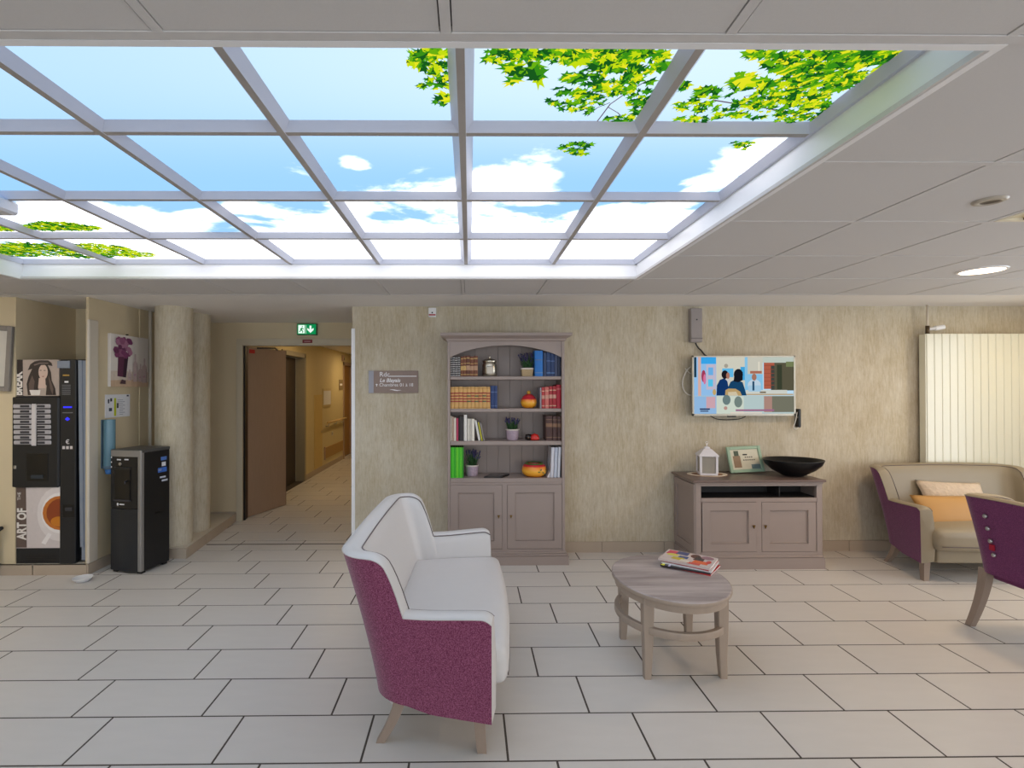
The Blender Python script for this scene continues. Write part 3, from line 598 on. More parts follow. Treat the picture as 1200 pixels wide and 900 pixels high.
ox = P(619.6, 480, 'y', 4.46).x
r = root('sugar_pot', (ox, 4.46, 1.3345), 'small round orange and red lidded pot on the second shelf', 'pot')
b_ = NB(); lathe(b_, (ox, 4.46, 1.3345), [(0, 0), (.04, 0), (.062, .02), (.072, .05), (.066, .08), (.052, .095)], 28); obj('body', b_, M_POT, r, True)
b_ = NB(); lathe(b_, (ox, 4.46, 1.3345), [(.058, .094), (.05, .104), (.03, .118), (.01, .124)], 24); obj('lid', b_, M_REDG, r, True)
b_ = NB(); lathe(b_, (ox, 4.46, 1.3345), [(.008, .122), (.017, .128), (.018, .142), (.010, .152), (0, .154)], 16); obj('lid_knob', b_, mat('ochre_glaze', (190, 140, 40), .3), r, True)
ox = P(626, 559, 'y', 4.45).x
r = root('pumpkin_bowl', (ox, 4.45, .7385), 'squat orange pottery bowl with painted vine on the bottom shelf', 'bowl')
b_ = NB(); lathe(b_, (ox, 4.45, .7385), [(0, 0), (.07, 0), (.102, .025), (.110, .058), (.100, .09), (.078, .108), (.072, .112), (.070, .106), (.06, .06), (0, .03)], 32); obj('body', b_, M_POT, r, True)
b_ = NB(); lathe(b_, (ox, 4.45, .7385), [(.083, .1075), (.078, .118), (.070, .118), (.067, .108)], 32); obj('rim', b_, M_VINE, r, True)
b_ = NB()
for i in range(9):
    a = R(-125+i*10); zz = .05+.02*math.sin(i*1.7); c_ = Vector((ox+.110*math.cos(a+R(50)), 4.45+.110*math.sin(a+R(50))-.001, .7385+zz)); t_ = Vector((-math.sin(a+R(50)), math.cos(a+R(50)), 0))
    u = (t_*math.cos(i)+Vector((0, 0, math.sin(i))))*.014; v = u.cross(Vector((math.cos(a+R(50)), math.sin(a+R(50)), 0))).normalized()*.006; n_ = Vector((math.cos(a+R(50)), math.sin(a+R(50)), 0))*.002
    poly(b_, [c_-u+n_, c_+v+n_, c_+u+n_, c_-v+n_])
obj('painted_vine', b_, M_VINE, r)
ox = P(623.5, 516, 'y', 4.42).x
r = root('ladybird_figurine', (ox, 4.42, 1.0555), 'small black and red figurine on the third shelf', 'figurine')
b_ = NB(); lathe(b_, (ox-.032, 4.42, 1.0555), [(0, 0), (.026, .006), (.032, .028), (.024, .05), (0, .056)], 18); obj('head', b_, mat('gloss_black', (18, 14, 14), .2), r, True)
b_ = NB(); lathe(b_, (ox+.022, 4.42, 1.0555), [(0, 0), (.036, .004), (.04, .02), (.028, .048), (0, .06)], 18, sx=1.1); obj('shell', b_, mat('gloss_red', (200, 40, 34), .25), r, True)
b_ = NB()
for a, zz in ((200, .03), (240, .018), (285, .035), (330, .02)): lathe(b_, (ox+.022+.042*math.cos(R(a)), 4.42+.036*math.sin(R(a)), 1.0555+zz), [(0, -.006), (.006, 0), (0, .006)], 8)
lathe(b_, (ox-.036, 4.39, 1.0555+.026), [(0, -.007), (.007, 0), (0, .007)], 8)
obj('spots', b_, mat('figurine_spots', (160, 130, 110), .4), r)
q0, q1 = P(564.4, 560, 'z', .739), P(600, 556, 'z', .739)
r = root('black_tablet', (P(582, 558, 'z', .739).x, 4.43, .739), 'black tablet lying flat on the bottom shelf', 'tablet')
b_ = NB(); prism(b_, [(.12, 4.366, .7392), (.275, 4.352, .7392), (.352, 4.50, .7392), (.19, 4.51, .7392)], (0, 0, .010)); obj('body', b_, mat('tablet_black', (12, 12, 13), .4), r)
b_ = NB(); prism(b_, [(.140, 4.378, .7492), (.268, 4.366, .7492), (.332, 4.49, .7492), (.20, 4.498, .7492)], (0, 0, .0008)); obj('screen', b_, mat('tablet_glass', (14, 14, 18), .08), r)

# ---- tv cabinet
cY = 4.215
tc = root('tv_cabinet', (2.41, 4.43, 0), 'low taupe sideboard with open niche and two panelled doors below the television', 'cabinet')
cL, cR = 1.885, 2.945
p = NB(); box(p, cL-.035, cR+.02, cY-.03, 4.645, .722, .742, bev=.006, seg=2); obj('top', p, M_TAUPE_TOP, tc)
p = NB(); box(p, cL-.012, cR+.008, cY-.012, 4.64, .705, .722, bev=.004); obj('moulding', p, M_TAUPE, tc)
for x0, x1, s in ((cL, cL+.02, -1), (cR-.02, cR, 1)):
    so = obj('side_panel', B(x0, x1, cY+.03, 4.64, .1, .706), M_TAUPE, tc)
    xf = x0 if s < 0 else x1; f = NB()
    for a in ((cY+.03, cY+.085, .115, .70), (4.585, 4.64, .115, .70), (cY+.085, 4.585, .115, .175), (cY+.085, 4.585, .64, .70)): box(f, min(xf, xf+s*.010), max(xf, xf+s*.010), a[0], a[1], a[2], a[3])
    obj('side_frame', f, M_TAUPE, so)
for x in (cL+.016, cR-.016):
    p = NB(); prism(p, [(x-.028 if x < 2.4 else x+.028, cY+.03, .1), (x-.028 if x < 2.4 else x+.028, cY+.012, .1), (x-.014 if x < 2.4 else x+.014, cY, .1), (x+.028 if x < 2.4 else x-.028, cY, .1), (x+.028 if x < 2.4 else x-.028, cY+.03, .1)], (0, 0, .606)); obj('corner_post', p, M_TAUPE, tc)
p = NB(); box(p, cL+.04, cR-.04, cY, cY+.02, .688, .706); box(p, cL+.04, cR-.04, cY, cY+.02, .556, .588); box(p, cL+.04, cR-.04, cY, cY+.02, .1, .14); box(p, 2.394, 2.437, cY, cY+.02, .14, .556); obj('face_frame', p, M_TAUPE, tc)
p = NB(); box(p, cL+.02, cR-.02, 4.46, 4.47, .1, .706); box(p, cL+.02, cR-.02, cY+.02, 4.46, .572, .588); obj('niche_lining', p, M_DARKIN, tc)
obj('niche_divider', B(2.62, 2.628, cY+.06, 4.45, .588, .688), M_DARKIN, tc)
p = NB(); box(p, cL-.012, cR+.012, cY-.02, 4.642, 0, .092); box(p, cL-.006, cR+.006, cY-.012, 4.642, .092, .108, bev=.004); obj('plinth', p, M_TAUPE, tc)
panel_door(tc, 1.938, 2.392, .143, .553, cY-.003, 2.367, .352); panel_door(tc, 2.439, 2.893, .143, .553, cY-.003, 2.464, .352)

# ---- things on the cabinet
TZ = .742
q = P(828.5, 556, 'z', TZ)
b_ = NB(); lathe(b_, (q.x, q.y, TZ), [(0, 0), (.175, 0), (.175, .003), (0, .003)], 40, sy=.72); dly = obj('oval_doily', b_, mat('doily_centre', (150, 112, 84), .9)); tag(dly, 'oval brown mat with pale border under the white lantern', 'mat')
b_ = NB(); lathe(b_, (q.x, q.y, TZ+.003), [(.135, 0), (.172, 0), (.172, .002), (.135, .002), (.135, 0)], 40, sy=.72); obj('border', b_, mat('doily_border', (222, 210, 192), .9), dly)
ln = root('white_lantern', (q.x, q.y, TZ+.003), 'small white metal lantern with glass panes on the sideboard', 'lantern')
M_LAN = mat('lantern_white', (226, 222, 226), .5, var=.03)
lx, ly, lz0, hw_, lh = q.x, q.y, TZ+.003, .066, .165
def rotl(bm): bmesh.ops.rotate(bm, cent=(lx, ly, lz0), matrix=Matrix.Rotation(R(-12), 3, 'Z'), verts=bm.verts); return bm
obj('base', rotl(B(lx-hw_-.006, lx+hw_+.006, ly-hw_-.006, ly+hw_+.006, lz0, lz0+.018, bev=.002)), M_LAN, ln)
for sx in (-1, 1):
    for sy in (-1, 1): obj('post', rotl(B(lx+sx*hw_-.009, lx+sx*hw_+.009, ly+sy*hw_-.009, ly+sy*hw_+.009, lz0+.018, lz0+lh)), M_LAN, ln)
M_PANE = glassy('lantern_glass', (226, 222, 214), .28, .3)
for sx, sy in ((1, 0), (-1, 0), (0, 1), (0, -1)):
    a = B(lx-hw_+.008, lx+hw_-.008, ly+hw_-.002, ly+hw_, lz0+.02, lz0+lh-.004); bmesh.ops.rotate(a, cent=(lx, ly, 0), matrix=Matrix.Rotation(math.atan2(sy, sx), 3, 'Z'), verts=a.verts); obj('pane', rotl(a), M_PANE, ln)
b_ = NB(); loft(b_, [[(lx+sx*h, ly+sy*h, lz0+z) for sx, sy in ((-1, -1), (1, -1), (1, 1), (-1, 1))] for h, z in ((hw_+.016, lh), (hw_+.014, lh+.010), (.035, lh+.058), (.022, lh+.062), (.020, lh+.075), (.004, lh+.082))]); obj('roof', rotl(b_), M_LAN, ln)
b_ = NB(); tube(b_, [(lx, ly, lz0+lh+.08), (lx, ly, lz0+lh+.108)], .004, 6); tube(b_, [(lx+.012*math.cos(i*.6), ly, lz0+lh+.112+.012*math.sin(i*.6)) for i in range(11)], .0018, 4, closed=True); obj('hanging_ring', b_, M_LAN, ln)
b_ = NB(); lathe(b_, (lx, ly, lz0+.018), [(0, 0), (.025, 0), (.025, .07), (0, .072)], 16); obj('candle', b_, mat('candle_wax', (226, 216, 190), .6), ln, 40)
# picture frame leaning against the wall
a0, a1 = P(856, 553, 'z', TZ), P(897, 554, 'z', TZ)
yb_ = 4.525; fx0, fx1 = P(856.5, 553, 'y', yb_).x, P(896, 553, 'y', yb_).x
fr = root('mint_picture_frame', ((fx0+fx1)/2, yb_, TZ+.008), 'mint green frame with printed card leaning on the sideboard', 'picture frame', rz=R(6))
tilt = Matrix.Rotation(R(-16), 4, 'X') @ Matrix.Rotation(R(-1.5), 4, 'Y'); fw, fh = (fx1-fx0)/2+.012, .235
def fbox(mm, name, *a, **k): t = B(*a, **k); bmesh.ops.transform(t, matrix=tilt, verts=t.verts); return obj(name, t, mm, fr)
M_MINT = mat('mint_paint', (150, 176, 150), .5)
for a in ((-fw, -fw+.028, 0, fh), (fw-.028, fw, 0, fh), (-fw+.028, fw-.028, 0, .028), (-fw+.028, fw-.028, fh-.028, fh)): fbox(M_MINT, 'frame_rail', a[0], a[1], -.012, .008, a[2], a[3], bev=.003)
fbox(mat('card', (206, 200, 178), .5), 'card', -fw+.026, fw-.026, -.002, .004, .026, fh-.026)
fbox(mat('bottle_print', (140, 112, 84), .5), 'bottle_print', -.115, -.045, -.0032, -.0018, .045, .150)
fbox(mat('cap_print', (64, 76, 56), .5), 'bottle_cap_print', -.10, -.055, -.0032, -.0018, .150, .195)
for i, (u0, u1, zz) in enumerate(((.0, .08, .135), (-.02, .12, .110))):
    for k in range(int((u1-u0)/.02)): fbox(mat('ink', (80, 76, 70), .6), 'printed_letter', u0+k*.02, u0+k*.02+.012, -.0032, -.0018, zz-.004, zz+.006)
fbox(mat('tint_print', (110, 130, 130), .5), 'corner_print', .05, fw-.03, -.0032, -.0018, .03, .07)
t = B(-.02, .02, .0, .006, 0, .17); bmesh.ops.transform(t, matrix=Matrix.Translation((0, .10, 0)) @ Matrix.Rotation(R(22), 4, 'X'), verts=t.verts); obj('strut', t, M_DARKIN, fr)
q = P(929, 557.5, 'z', TZ)
b_ = NB(); lathe(b_, (q.x+.01, 4.40, TZ), [(0, 0), (.07, 0), (.10, .010), (.18, .055), (.228, .100), (.245, .135), (.248, .142), (.242, .142), (.215, .105), (.16, .065), (.07, .02), (0, .016)], 48, sy=.80)
tag(obj('black_bowl', b_, mat('black_glaze', (14, 15, 18), .35, var=.2, spec=.3), None, True), 'wide shiny black bowl on the right of the sideboard', 'bowl')

# ---- television
TY = 4.575
tv = root('television', (2.49, 4.61, 1.25), 'flat screen television with silver frame showing two people in blue at a desk', 'television')
c0, c1 = P(811, 417, 'y', TY), P(932, 487, 'y', TY); tx0, tx1, tz0, tz1 = c0.x, c1.x, c1.z, c0.z
M_BEZ = mat('tv_silver', (196, 192, 180), .35, .3)
obj('back_shell', B(tx0+.01, tx1-.01, TY+.008, TY+.045, tz0+.01, tz1-.01, bev=.006), M_BLACK, tv)
b_ = NB()
for a in ((tx0, tx0+.014, tz0, tz1), (tx1-.014, tx1, tz0, tz1), (tx0, tx1, tz0, tz0+.018), (tx0, tx1, tz1-.012, tz1)): box(b_, a[0], a[1], TY-.006, TY+.012, a[2], a[3])
obj('bezel', b_, M_BEZ, tv)
u0, u1, v0, v1 = tx0+.014, tx1-.014, tz1-.012, tz0+.018
scr = obj('screen', B(u0, u1, TY, TY+.008, v1, v0), emis('screen_glow', (176, 206, 226), .9), tv)
sc_n = [0]
def S(rgb, *pts, name='screen_image'):
    sc_n[0] += 1; b_ = NB(); y_ = TY-.0004-.00004*sc_n[0]
    poly(b_, [(u0+(u1-u0)*(px-108)/987, y_, v0+(v1-v0)*(py-105)/550) for px, py in pts]); obj(name, b_, emis('scr_%d_%d_%d' % rgb, rgb, .72), scr)
def SR(rgb, x0, y0, x1, y1): S(rgb, (x0, y0), (x1, y0), (x1, y1), (x0, y1))
def SE(rgb, cx_, cy_, rx, ry): S(rgb, *[(cx_+rx*math.cos(i*.4488), cy_+ry*math.sin(i*.4488)) for i in range(14)])
SR((150, 196, 240), 108, 105, 330, 480); SR((60, 170, 240), 180, 105, 330, 170); SR((30, 60, 80), 112, 105, 135, 300); SR((220, 180, 170), 150, 105, 180, 480); SR((196, 190, 210), 232, 175, 325, 420); SR((110, 180, 236), 252, 205, 300, 280); SR((90, 200, 240), 250, 320, 298, 390)
SR((214, 212, 196), 330, 105, 612, 420); SR((100, 190, 236), 390, 215, 500, 300); SE((170, 164, 150), 428, 190, 20, 20); SR((70, 170, 226), 570, 200, 612, 330)
SR((140, 200, 236), 612, 105, 790, 470); SR((206, 204, 190), 640, 105, 790, 270); SR((230, 224, 206), 745, 150, 760, 250); SR((176, 110, 90), 665, 240, 780, 265); SR((180, 96, 74), 800, 160, 905, 415); SR((196, 206, 196), 790, 105, 1095, 160); SR((70, 72, 66), 870, 190, 930, 430); SR((92, 88, 70), 905, 160, 1095, 430); SR((60, 66, 50), 930, 180, 980, 420); SR((120, 130, 90), 1020, 150, 1095, 200)
for k in range(6): SR((150, 76, 60), 802, 185+k*38, 903, 190+k*38)
SE((170, 60, 90), 205, 290, 22, 60); SE((220, 120, 160), 215, 320, 14, 50)
SR((210, 214, 206), 620, 425, 1030, 470); SR((190, 170, 140), 620, 462, 1090, 476); SR((120, 106, 84), 760, 440, 820, 455)
SR((186, 206, 206), 108, 480, 1095, 655); SR((150, 190, 230), 108, 485, 330, 655); SR((210, 220, 206), 330, 485, 600, 655); SR((176, 140, 128), 800, 485, 880, 640); SR((120, 120, 104), 880, 485, 1095, 640); SR((210, 170, 180), 230, 490, 320, 600)
SE((196, 216, 232), 705, 380, 66, 60); SR((170, 206, 230), 645, 380, 770, 440); SE((170, 120, 100), 704, 300, 24, 34); SR((40, 80, 110), 686, 340, 706, 430)
S((20, 56, 108), (330, 478), (335, 380), (365, 325), (410, 310), (440, 340), (450, 400), (445, 478)); SE((30, 26, 30), 415, 275, 34, 42); SE((176, 120, 100), 445, 285, 18, 32); S((206, 206, 206), (425, 310), (462, 322), (452, 360), (440, 345))
S((24, 70, 108), (445, 400), (470, 345), (520, 320), (590, 350), (612, 420), (628, 478), (470, 478)); SE((22, 26, 34), 548, 275, 46, 56); S((22, 26, 34), (510, 260), (500, 340), (545, 350), (590, 330), (592, 250))
S((190, 160, 110), (415, 480), (420, 425), (450, 410), (520, 412), (565, 440), (582, 480)); S((214, 200, 170), (445, 480), (445, 445), (525, 440), (545, 480)); SE((200, 170, 110), 310, 445, 18, 30)
SE((110, 130, 130), 430, 520, 40, 50); SE((120, 136, 130), 545, 540, 40, 55); SE((190, 150, 140), 420, 600, 18, 18); SR((160, 110, 140), 520, 612, 900, 630); SR((230, 214, 200), 470, 640, 780, 652); SR((40, 50, 90), 165, 602, 265, 616); SR((40, 50, 90), 170, 624, 250, 634)
b_ = NB(); box(b_, 2.35, 2.42, TY+.005, TY+.03, tz0-.012, tz0+.002); obj('ir_receiver', b_, M_BLACK, tv)
obj('wall_bracket', B(2.35, 2.65, TY+.04, WY-.004, 1.42, 1.62), M_BLACK, tv)
def curvepts(pts, n=8):
    pts = [Vector(p) for p in pts]; out = []
    for i in range(len(pts)-1):
        p0 = pts[max(i-1, 0)]; p1 = pts[i]; p2 = pts[i+1]; p3 = pts[min(i+2, len(pts)-1)]
        for k in range(n):
            t = k/n; out.append(.5*((2*p1)+(p2-p0)*t+(2*p0-5*p1+4*p2-p3)*t*t+(3*p1-p0-3*p2+p3)*t**3))
    return out+[pts[-1]]
def cable(name, pix, Y, r, mm, label):
    b_ = NB(); tube(b_, curvepts([P(x, y, 'y', Y) for x, y in pix]), r, 6); tag(obj(name, b_, mm, None, True), label, 'cable')
M_WCABLE = mat('white_cable', (222, 216, 206), .5)
cable('black_cable', [(832, 487), (840, 491), (852, 492), (866, 491), (874, 488)], 4.63, .004, M_BLACK, 'thin black cable sagging below the television')
cable('black_cable', [(815, 402), (818, 407), (822, 411), (826, 416), (830, 418)], 4.64, .007, M_BLACK, 'black cable between the grey wall box and the television')
cable('white_cable', [(812, 428), (805, 434), (800, 446), (801, 456), (806, 462), (814, 464)], 4.64, .006, M_WCABLE, 'white cable looping out at the left of the television')
cable('white_cable', [(803, 432), (808, 437), (814, 439)], 4.635, .004, M_WCABLE, 'short white cable crossing at the left edge of the television')
cable('white_cable', [(934, 483), (932, 494), (930, 500), (933, 503), (936, 499), (935, 488)], 4.62, .004, M_WCABLE, 'small white cable loop at the right of the television')
q = P(935.8, 490, 'y', 4.63); b_ = B(q.x-.014, q.x+.014, 4.61, WY, q.z-.085, q.z+.085, bev=.006); o = obj('media_box', b_, M_BLACK); tag(o, 'slim black box on the wall right of the television', 'box')
q0, q1 = P(809.5, 361, 'y', 4.60), P(823.5, 401, 'y', 4.60)
wb = root('wall_junction_box', ((q0.x+q1.x)/2, 4.63, q1.z), 'grey plastic box on the wall above the television', 'box')
obj('cover', B(q0.x, q1.x, 4.60, WY, q1.z, q0.z, bev=.008, seg=2), mat('box_grey', (150, 142, 140), .5), wb)
obj('lower_lip', B(q0.x+.004, q1.x-.004, 4.594, 4.61, q1.z+.03, q1.z+.04), mat('box_grey_dark', (120, 112, 112), .5), wb)
b_ = NB(); lathe(b_, (0, 0, 0), [(0, 0), (.006, 0), (.006, .006), (0, .006)], 10); bmesh.ops.transform(b_, matrix=Matrix.Translation(((q0.x+q1.x)/2, 4.6005, (q0.z+q1.z)/2+.05)) @ Matrix.Rotation(R(90), 4, 'X'), verts=b_.verts); obj('screw', b_, M_BLACK, wb)
q0, q1 = P(502, 360.5, 'y', 4.63), P(511, 371.5, 'y', 4.63)
cb = root('alarm_call_unit', ((q0.x+q1.x)/2, 4.645, q1.z), 'small white alarm unit with red strip high on the wallpapered wall', 'alarm')
obj('body', B(q0.x, q1.x, 4.63, WY, q1.z, q0.z, bev=.004), M_WHITE, cb); obj('red_strip', B(q0.x+.004, q1.x-.004, 4.627, 4.632, q1.z+.014, q1.z+.026), mat('alarm_red', (170, 24, 32), .4), cb)
obj('lens', B((q0.x+q1.x)/2-.006, (q0.x+q1.x)/2+.006, 4.627, 4.632, q1.z+.034, q1.z+.046), M_BLACK, cb)

# ---- direction sign
q0, q1 = P(432, 434.5, 'y', 4.645), P(490, 460.5, 'y', 4.645)
sg = root('direction_sign', ((q0.x+q1.x)/2, 4.65, q1.z), 'taupe direction sign with white lettering on the wallpapered wall', 'sign')
sw, sh_ = q1.x-q0.x, q0.z-q1.z
obj('board', B(q0.x, q1.x, 4.645, WY, q1.z, q0.z), mat('sign_taupe', (140, 120, 110), .5), sg)
obj('side_strip', B(q0.x, q0.x+.1*sw, 4.6435, 4.646, q1.z, q0.z), mat('sign_greyblue', (150, 150, 160), .35), sg)
M_LET = mat('sign_white', (236, 234, 236), .5)
def sx_(px): return q0.x+sw*(px-128)/910
def sz_(py): return q0.z-sh_*(py-138)/408
text('lettering', 'Rdc', .062, (sx_(325), 4.6445, sz_(245)), FY, M_LET, sg)
text('lettering', 'Le Blayais', .048, (sx_(330), 4.6445, sz_(345)), FY, M_LET, sg, shear=.2, bold=.001)
text('lettering', 'Chambres 01 à 18', .042, (sx_(322), 4.6445, sz_(425)), FY, M_LET, sg)
obj('underline', B(sx_(505), sx_(1010), 4.6435, 4.646, sz_(246), sz_(232)), M_LET, sg)
b_ = NB(); prism(b_, [(sx_(250), 4.644, sz_(395)), (sx_(275), 4.644, sz_(375)), (sx_(300), 4.644, sz_(395)), (sx_(282), 4.644, sz_(395)), (sx_(282), 4.644, sz_(425)), (sx_(268), 4.644, sz_(425)), (sx_(268), 4.644, sz_(395))], (0, .002, 0)); obj('arrow', b_, M_LET, sg)
b_ = NB(); up_ = [(505, 490), (550, 478), (600, 482), (650, 492), (735, 492)]; lo_ = [(650, 508), (590, 498), (550, 488)]; prism(b_, [(sx_(x), 4.644, sz_(y)) for x, y in up_+lo_], (0, .002, 0)); obj('wave_mark', b_, M_LET, sg)

# ================================================================== SEATING
def fabric(name, rgb, rgb2, sc=420):
    mt = bpy.data.materials.new(name); mt.use_nodes = True; nt = mt.node_tree; b = nt.nodes['Principled BSDF']; L = nt.links.new
    tc = nt.nodes.new('ShaderNodeTexCoord'); no = nt.nodes.new('ShaderNodeTexNoise'); no.inputs['Scale'].default_value = sc; no.inputs['Detail'].default_value = 2; L(tc.outputs['Object'], no.inputs['Vector'])
    vo = nt.nodes.new('ShaderNodeTexNoise'); vo.inputs['Scale'].default_value = 230; vo.inputs['Detail'].default_value = 4; L(tc.outputs['Object'], vo.inputs['Vector'])
    ad = nt.nodes.new('ShaderNodeMath'); ad.operation = 'MULTIPLY_ADD'; L(no.outputs['Fac'], ad.inputs[0]); ad.inputs[1].default_value = .5; L(vo.outputs['Fac'], ad.inputs[2])
    r = nt.nodes.new('ShaderNodeValToRGB'); r.color_ramp.elements[0].position = .62; r.color_ramp.elements[1].position = .92; r.color_ramp.elements[0].color = (*lin(rgb), 1); r.color_ramp.elements[1].color = (*lin(rgb2), 1); L(ad.outputs[0], r.inputs[0]); L(r.outputs[0], b.inputs['Base Color'])
    b.inputs['Roughness'].default_value = .9; b.inputs['Specular IOR Level'].default_value = .2; b.inputs['Sheen Weight'].default_value = .3
    bp = nt.nodes.new('ShaderNodeBump'); bp.inputs['Strength'].default_value = .4; bp.inputs['Distance'].default_value = .003; L(ad.outputs[0], bp.inputs['Height']); L(bp.outputs[0], b.inputs['Normal']); return mt
M_PLUM = fabric('plum_weave', (100, 34, 66), (160, 92, 124), 700)
M_PLUM2 = fabric('purple_weave', (88, 24, 74), (130, 56, 110), 600)
M_LEATH = mat('offwhite_leather', (206, 202, 200), .42, var=.02, scale=20, bump=.05, bscale=300)
M_LEATH2 = mat('taupe_leather', (146, 135, 115), .42, var=.02, scale=20, bump=.05, bscale=300)
M_PIPE = mat('dark_piping', (96, 84, 84), .6)
M_LEG = mat('grey_beech', (150, 132, 118), .45, var=.08, scale=12, stretch=(5, 5, .7))
def lerp(a, b, t): return a+(b-a)*t
def sstep(a, b, x): t = max(0, min(1, (x-a)/(b-a))); return t*t*(3-2*t)
def seat_shell(r, hwf, hwb, hwt, yf, ybb, ybt, zb, za, zh, wing, th, m_out, m_in, arm_front_rise=.015, rc=.12, wing_soft=.05):
    """U-shaped upholstered shell: arms + winged back; local coords, front = -y"""
    na, nc, nk = 64, 9, 22
    def path(hf, hb, yb, rc):
        pts = []
        for i in range(na+1): t = i/na; pts.append((-lerp(hf, hb, t), lerp(yf, yb-rc, t)))
        for i in range(1, nc): a = R(180-90*i/nc); pts.append((-hb+rc+rc*math.cos(a), yb-rc+rc*math.sin(a)))
        for i in range(nk+1): t = i/nk; pts.append((lerp(-hb+rc, hb-rc, t), yb))
        for i in range(1, nc): a = R(90-90*i/nc); pts.append((hb-rc+rc*math.cos(a), yb-rc+rc*math.sin(a)))
        for i in range(na+1): t = 1-i/na; pts.append((lerp(hf, hb, t), lerp(yf, yb-rc, t)))
        return [Vector((x, y, 0)) for x, y in pts]
    pb, pt = path(hwf-.012, hwb, ybb, rc), path(hwf, hwt, ybt, rc); n = len(pb)
    def normals(p):
        out = []
        for i in range(n):
            a, b_ = p[max(i-1, 0)], p[min(i+1, n-1)]; t = (b_-a).normalized(); out.append(Vector((t.y, -t.x, 0)))
        return out
    nb_, nt_ = normals(pb), normals(pt); ztop = []
    for i in range(n):
        y = pt[i].y; x = pt[i].x
        tq = max(0, min(1, (y-wing+wing_soft)/(2*wing_soft))); k = .78*sstep(-.12, .27, tq)*(tq > 0) if tq < .25 else .78*sstep(-.12, .27, tq)+.22*math.sqrt(max(0, 1-(1-(tq-.25)/.75)**2)); arm = za+arm_front_rise*sstep(wing-.1, yf, y)
        arm -= .02*max(0, 1-(y-yf)/.05)**2
        ztop.append(lerp(arm, zh-.015+.015*(1-(x/hwt)**2), k))
    def P_(i, z, ins):
        v = (z-zb)/(zh-zb); v2 = v**1.25 if v > 0 else 0
        p = pb[i].lerp(pt[i], v2)+nb_[i].lerp(nt_[i], v2).normalized()*ins*1.0; p.z = z; return p
    inward = 1 if (pb[0]+nb_[0]*.1).x > pb[0].x else -1
    bo = NB(); nv = 12; grid = []
    for i in range(n):
        zl = zb+.035*sstep(.0, ybt-.02, pt[i].y)
        grid.append([bo.verts.new(P_(i, lerp(zl, ztop[i], k/nv), 0)) for k in range(nv+1)])
    for i in range(n-1):
        for k in range(nv): bo.faces.new((grid[i][k], grid[i+1][k], grid[i+1][k+1], grid[i][k+1]))
    bmesh.ops.recalc_face_normals(bo, faces=bo.faces)
    obj('outer_upholstery', bo, m_out, r, True, label='woven plum fabric outside')
    bi = NB(); G2 = []; prof = [(0, 0), (.12, .45), (.3, .8), (.5, .95), (.7, .85), (.88, .5), (1, 0)]
    zin = zb+.02
    for i in range(n):
        col = [bi.verts.new(P_(i, ztop[i]+h*.016, inward*th*f)) for f, h in prof]
        col += [bi.verts.new(P_(i, lerp(ztop[i], zin, k/8), inward*(th+.012*math.sin(math.pi*k/8)))) for k in range(1, 9)]
        G2.append(col)
    for i in range(n-1):
        for k in range(len(G2[0])-1): bi.faces.new((G2[i][k], G2[i+1][k], G2[i+1][k+1], G2[i][k+1]))
    for i in (0, n-1):                                # arm fronts
        c1 = [P_(i, lerp(zb, ztop[i], k/8), 0) for k in range(8)]; c2 = [v.co.copy() for v in G2[i][:len(prof)]]; c3 = [v.co.copy() for v in G2[i][len(prof):]]
        ring = c1+c2+c3; cen = sum(ring, Vector())/len(ring)+Vector((0, -.012, 0))
        vs_ = [bi.verts.new(p) for p in ring]; cv = bi.verts.new(cen)
        for a in range(len(vs_)): bi.faces.new((vs_[a], vs_[(a+1) % len(vs_)], cv))
    bmesh.ops.recalc_face_normals(bi, faces=bi.faces)
    obj('inner_upholstery', bi, m_in, r, 50)
    for f, nm in ((-.001, 'outer_piping'), (1.0, 'inner_piping')):
        b_ = NB(); tube(b_, [P_(i, ztop[i]+.001, inward*th*f) for i in range(n)], .0032, 5); obj(nm, b_, M_PIPE if f > 0 else m_in, r, True)
def leg_mesh(x, y, z1, dx, dy, w0, w1, n=7, curve=1.6):
    b_ = NB(); secs = []
    for k in range(n+1):
        t = k/n; w_ = lerp(w0, w1, t)/2; cx_, cy_ = x+dx*t**curve, y+dy*t**curve; z = z1*(1-t)
        secs.append([(cx_+sx*w_, cy_+sy*w_, z) for sx, sy in ((-1, -1), (1, -1), (1, 1), (-1, 1))])
    return loft(b_, secs)
def loveseat(loc, rz, label, m_out, m_in):
    r = root('loveseat', loc, label, 'sofa', 'two-seat winged sofas', rz=rz or 1e-6); OFF[r] = Vector((0, 0, 0))
    seat_shell(r, .68, .585, .645, -.32, .185, .335, .145, .555, .822, .158, .085, m_out, m_in, rc=.15)
    b_ = NB(); roundbox(b_, (0, -.10, .215), (.55, .225, .07), .02, 4); obj('seat_base', b_, m_in, r, True)
    b_ = NB(); roundbox(b_, (0, -.11, .335), (.606, .28, .085), .055, 10, crown=.028)
    for v in b_.verts:
        v.co.x *= 1-.13*(v.co.y+.39)/.56
        if v.co.y < -.1: v.co.y -= .03*(1-(v.co.x/.606)**2)*min(1, (-.1-v.co.y)/.2)
    obj('seat_cushion', b_, m_in, r, True)
    b_ = NB()
    tube(b_, [(x_, -.389-.03*(1-(x_/.606)**2), .295) for x_ in [-.57+1.14*i/20 for i in range(21)]], .003, 5); obj('seat_piping', b_, M_PIPE, r, True)
    for sx in (-1, 1):
        obj('leg', leg_mesh(sx*.60, -.27, .15, sx*.01, -.01, .05, .038), M_LEG, r)
        obj('leg', leg_mesh(sx*.535, .07, .20, sx*.02, .085, .055, .036), M_LEG, r)
    return r
loveseat((-.215, 2.745, 0), R(88.5), 'off-white leather two-seat sofa with plum fabric sides, nearest the viewer', M_PLUM, M_LEATH)
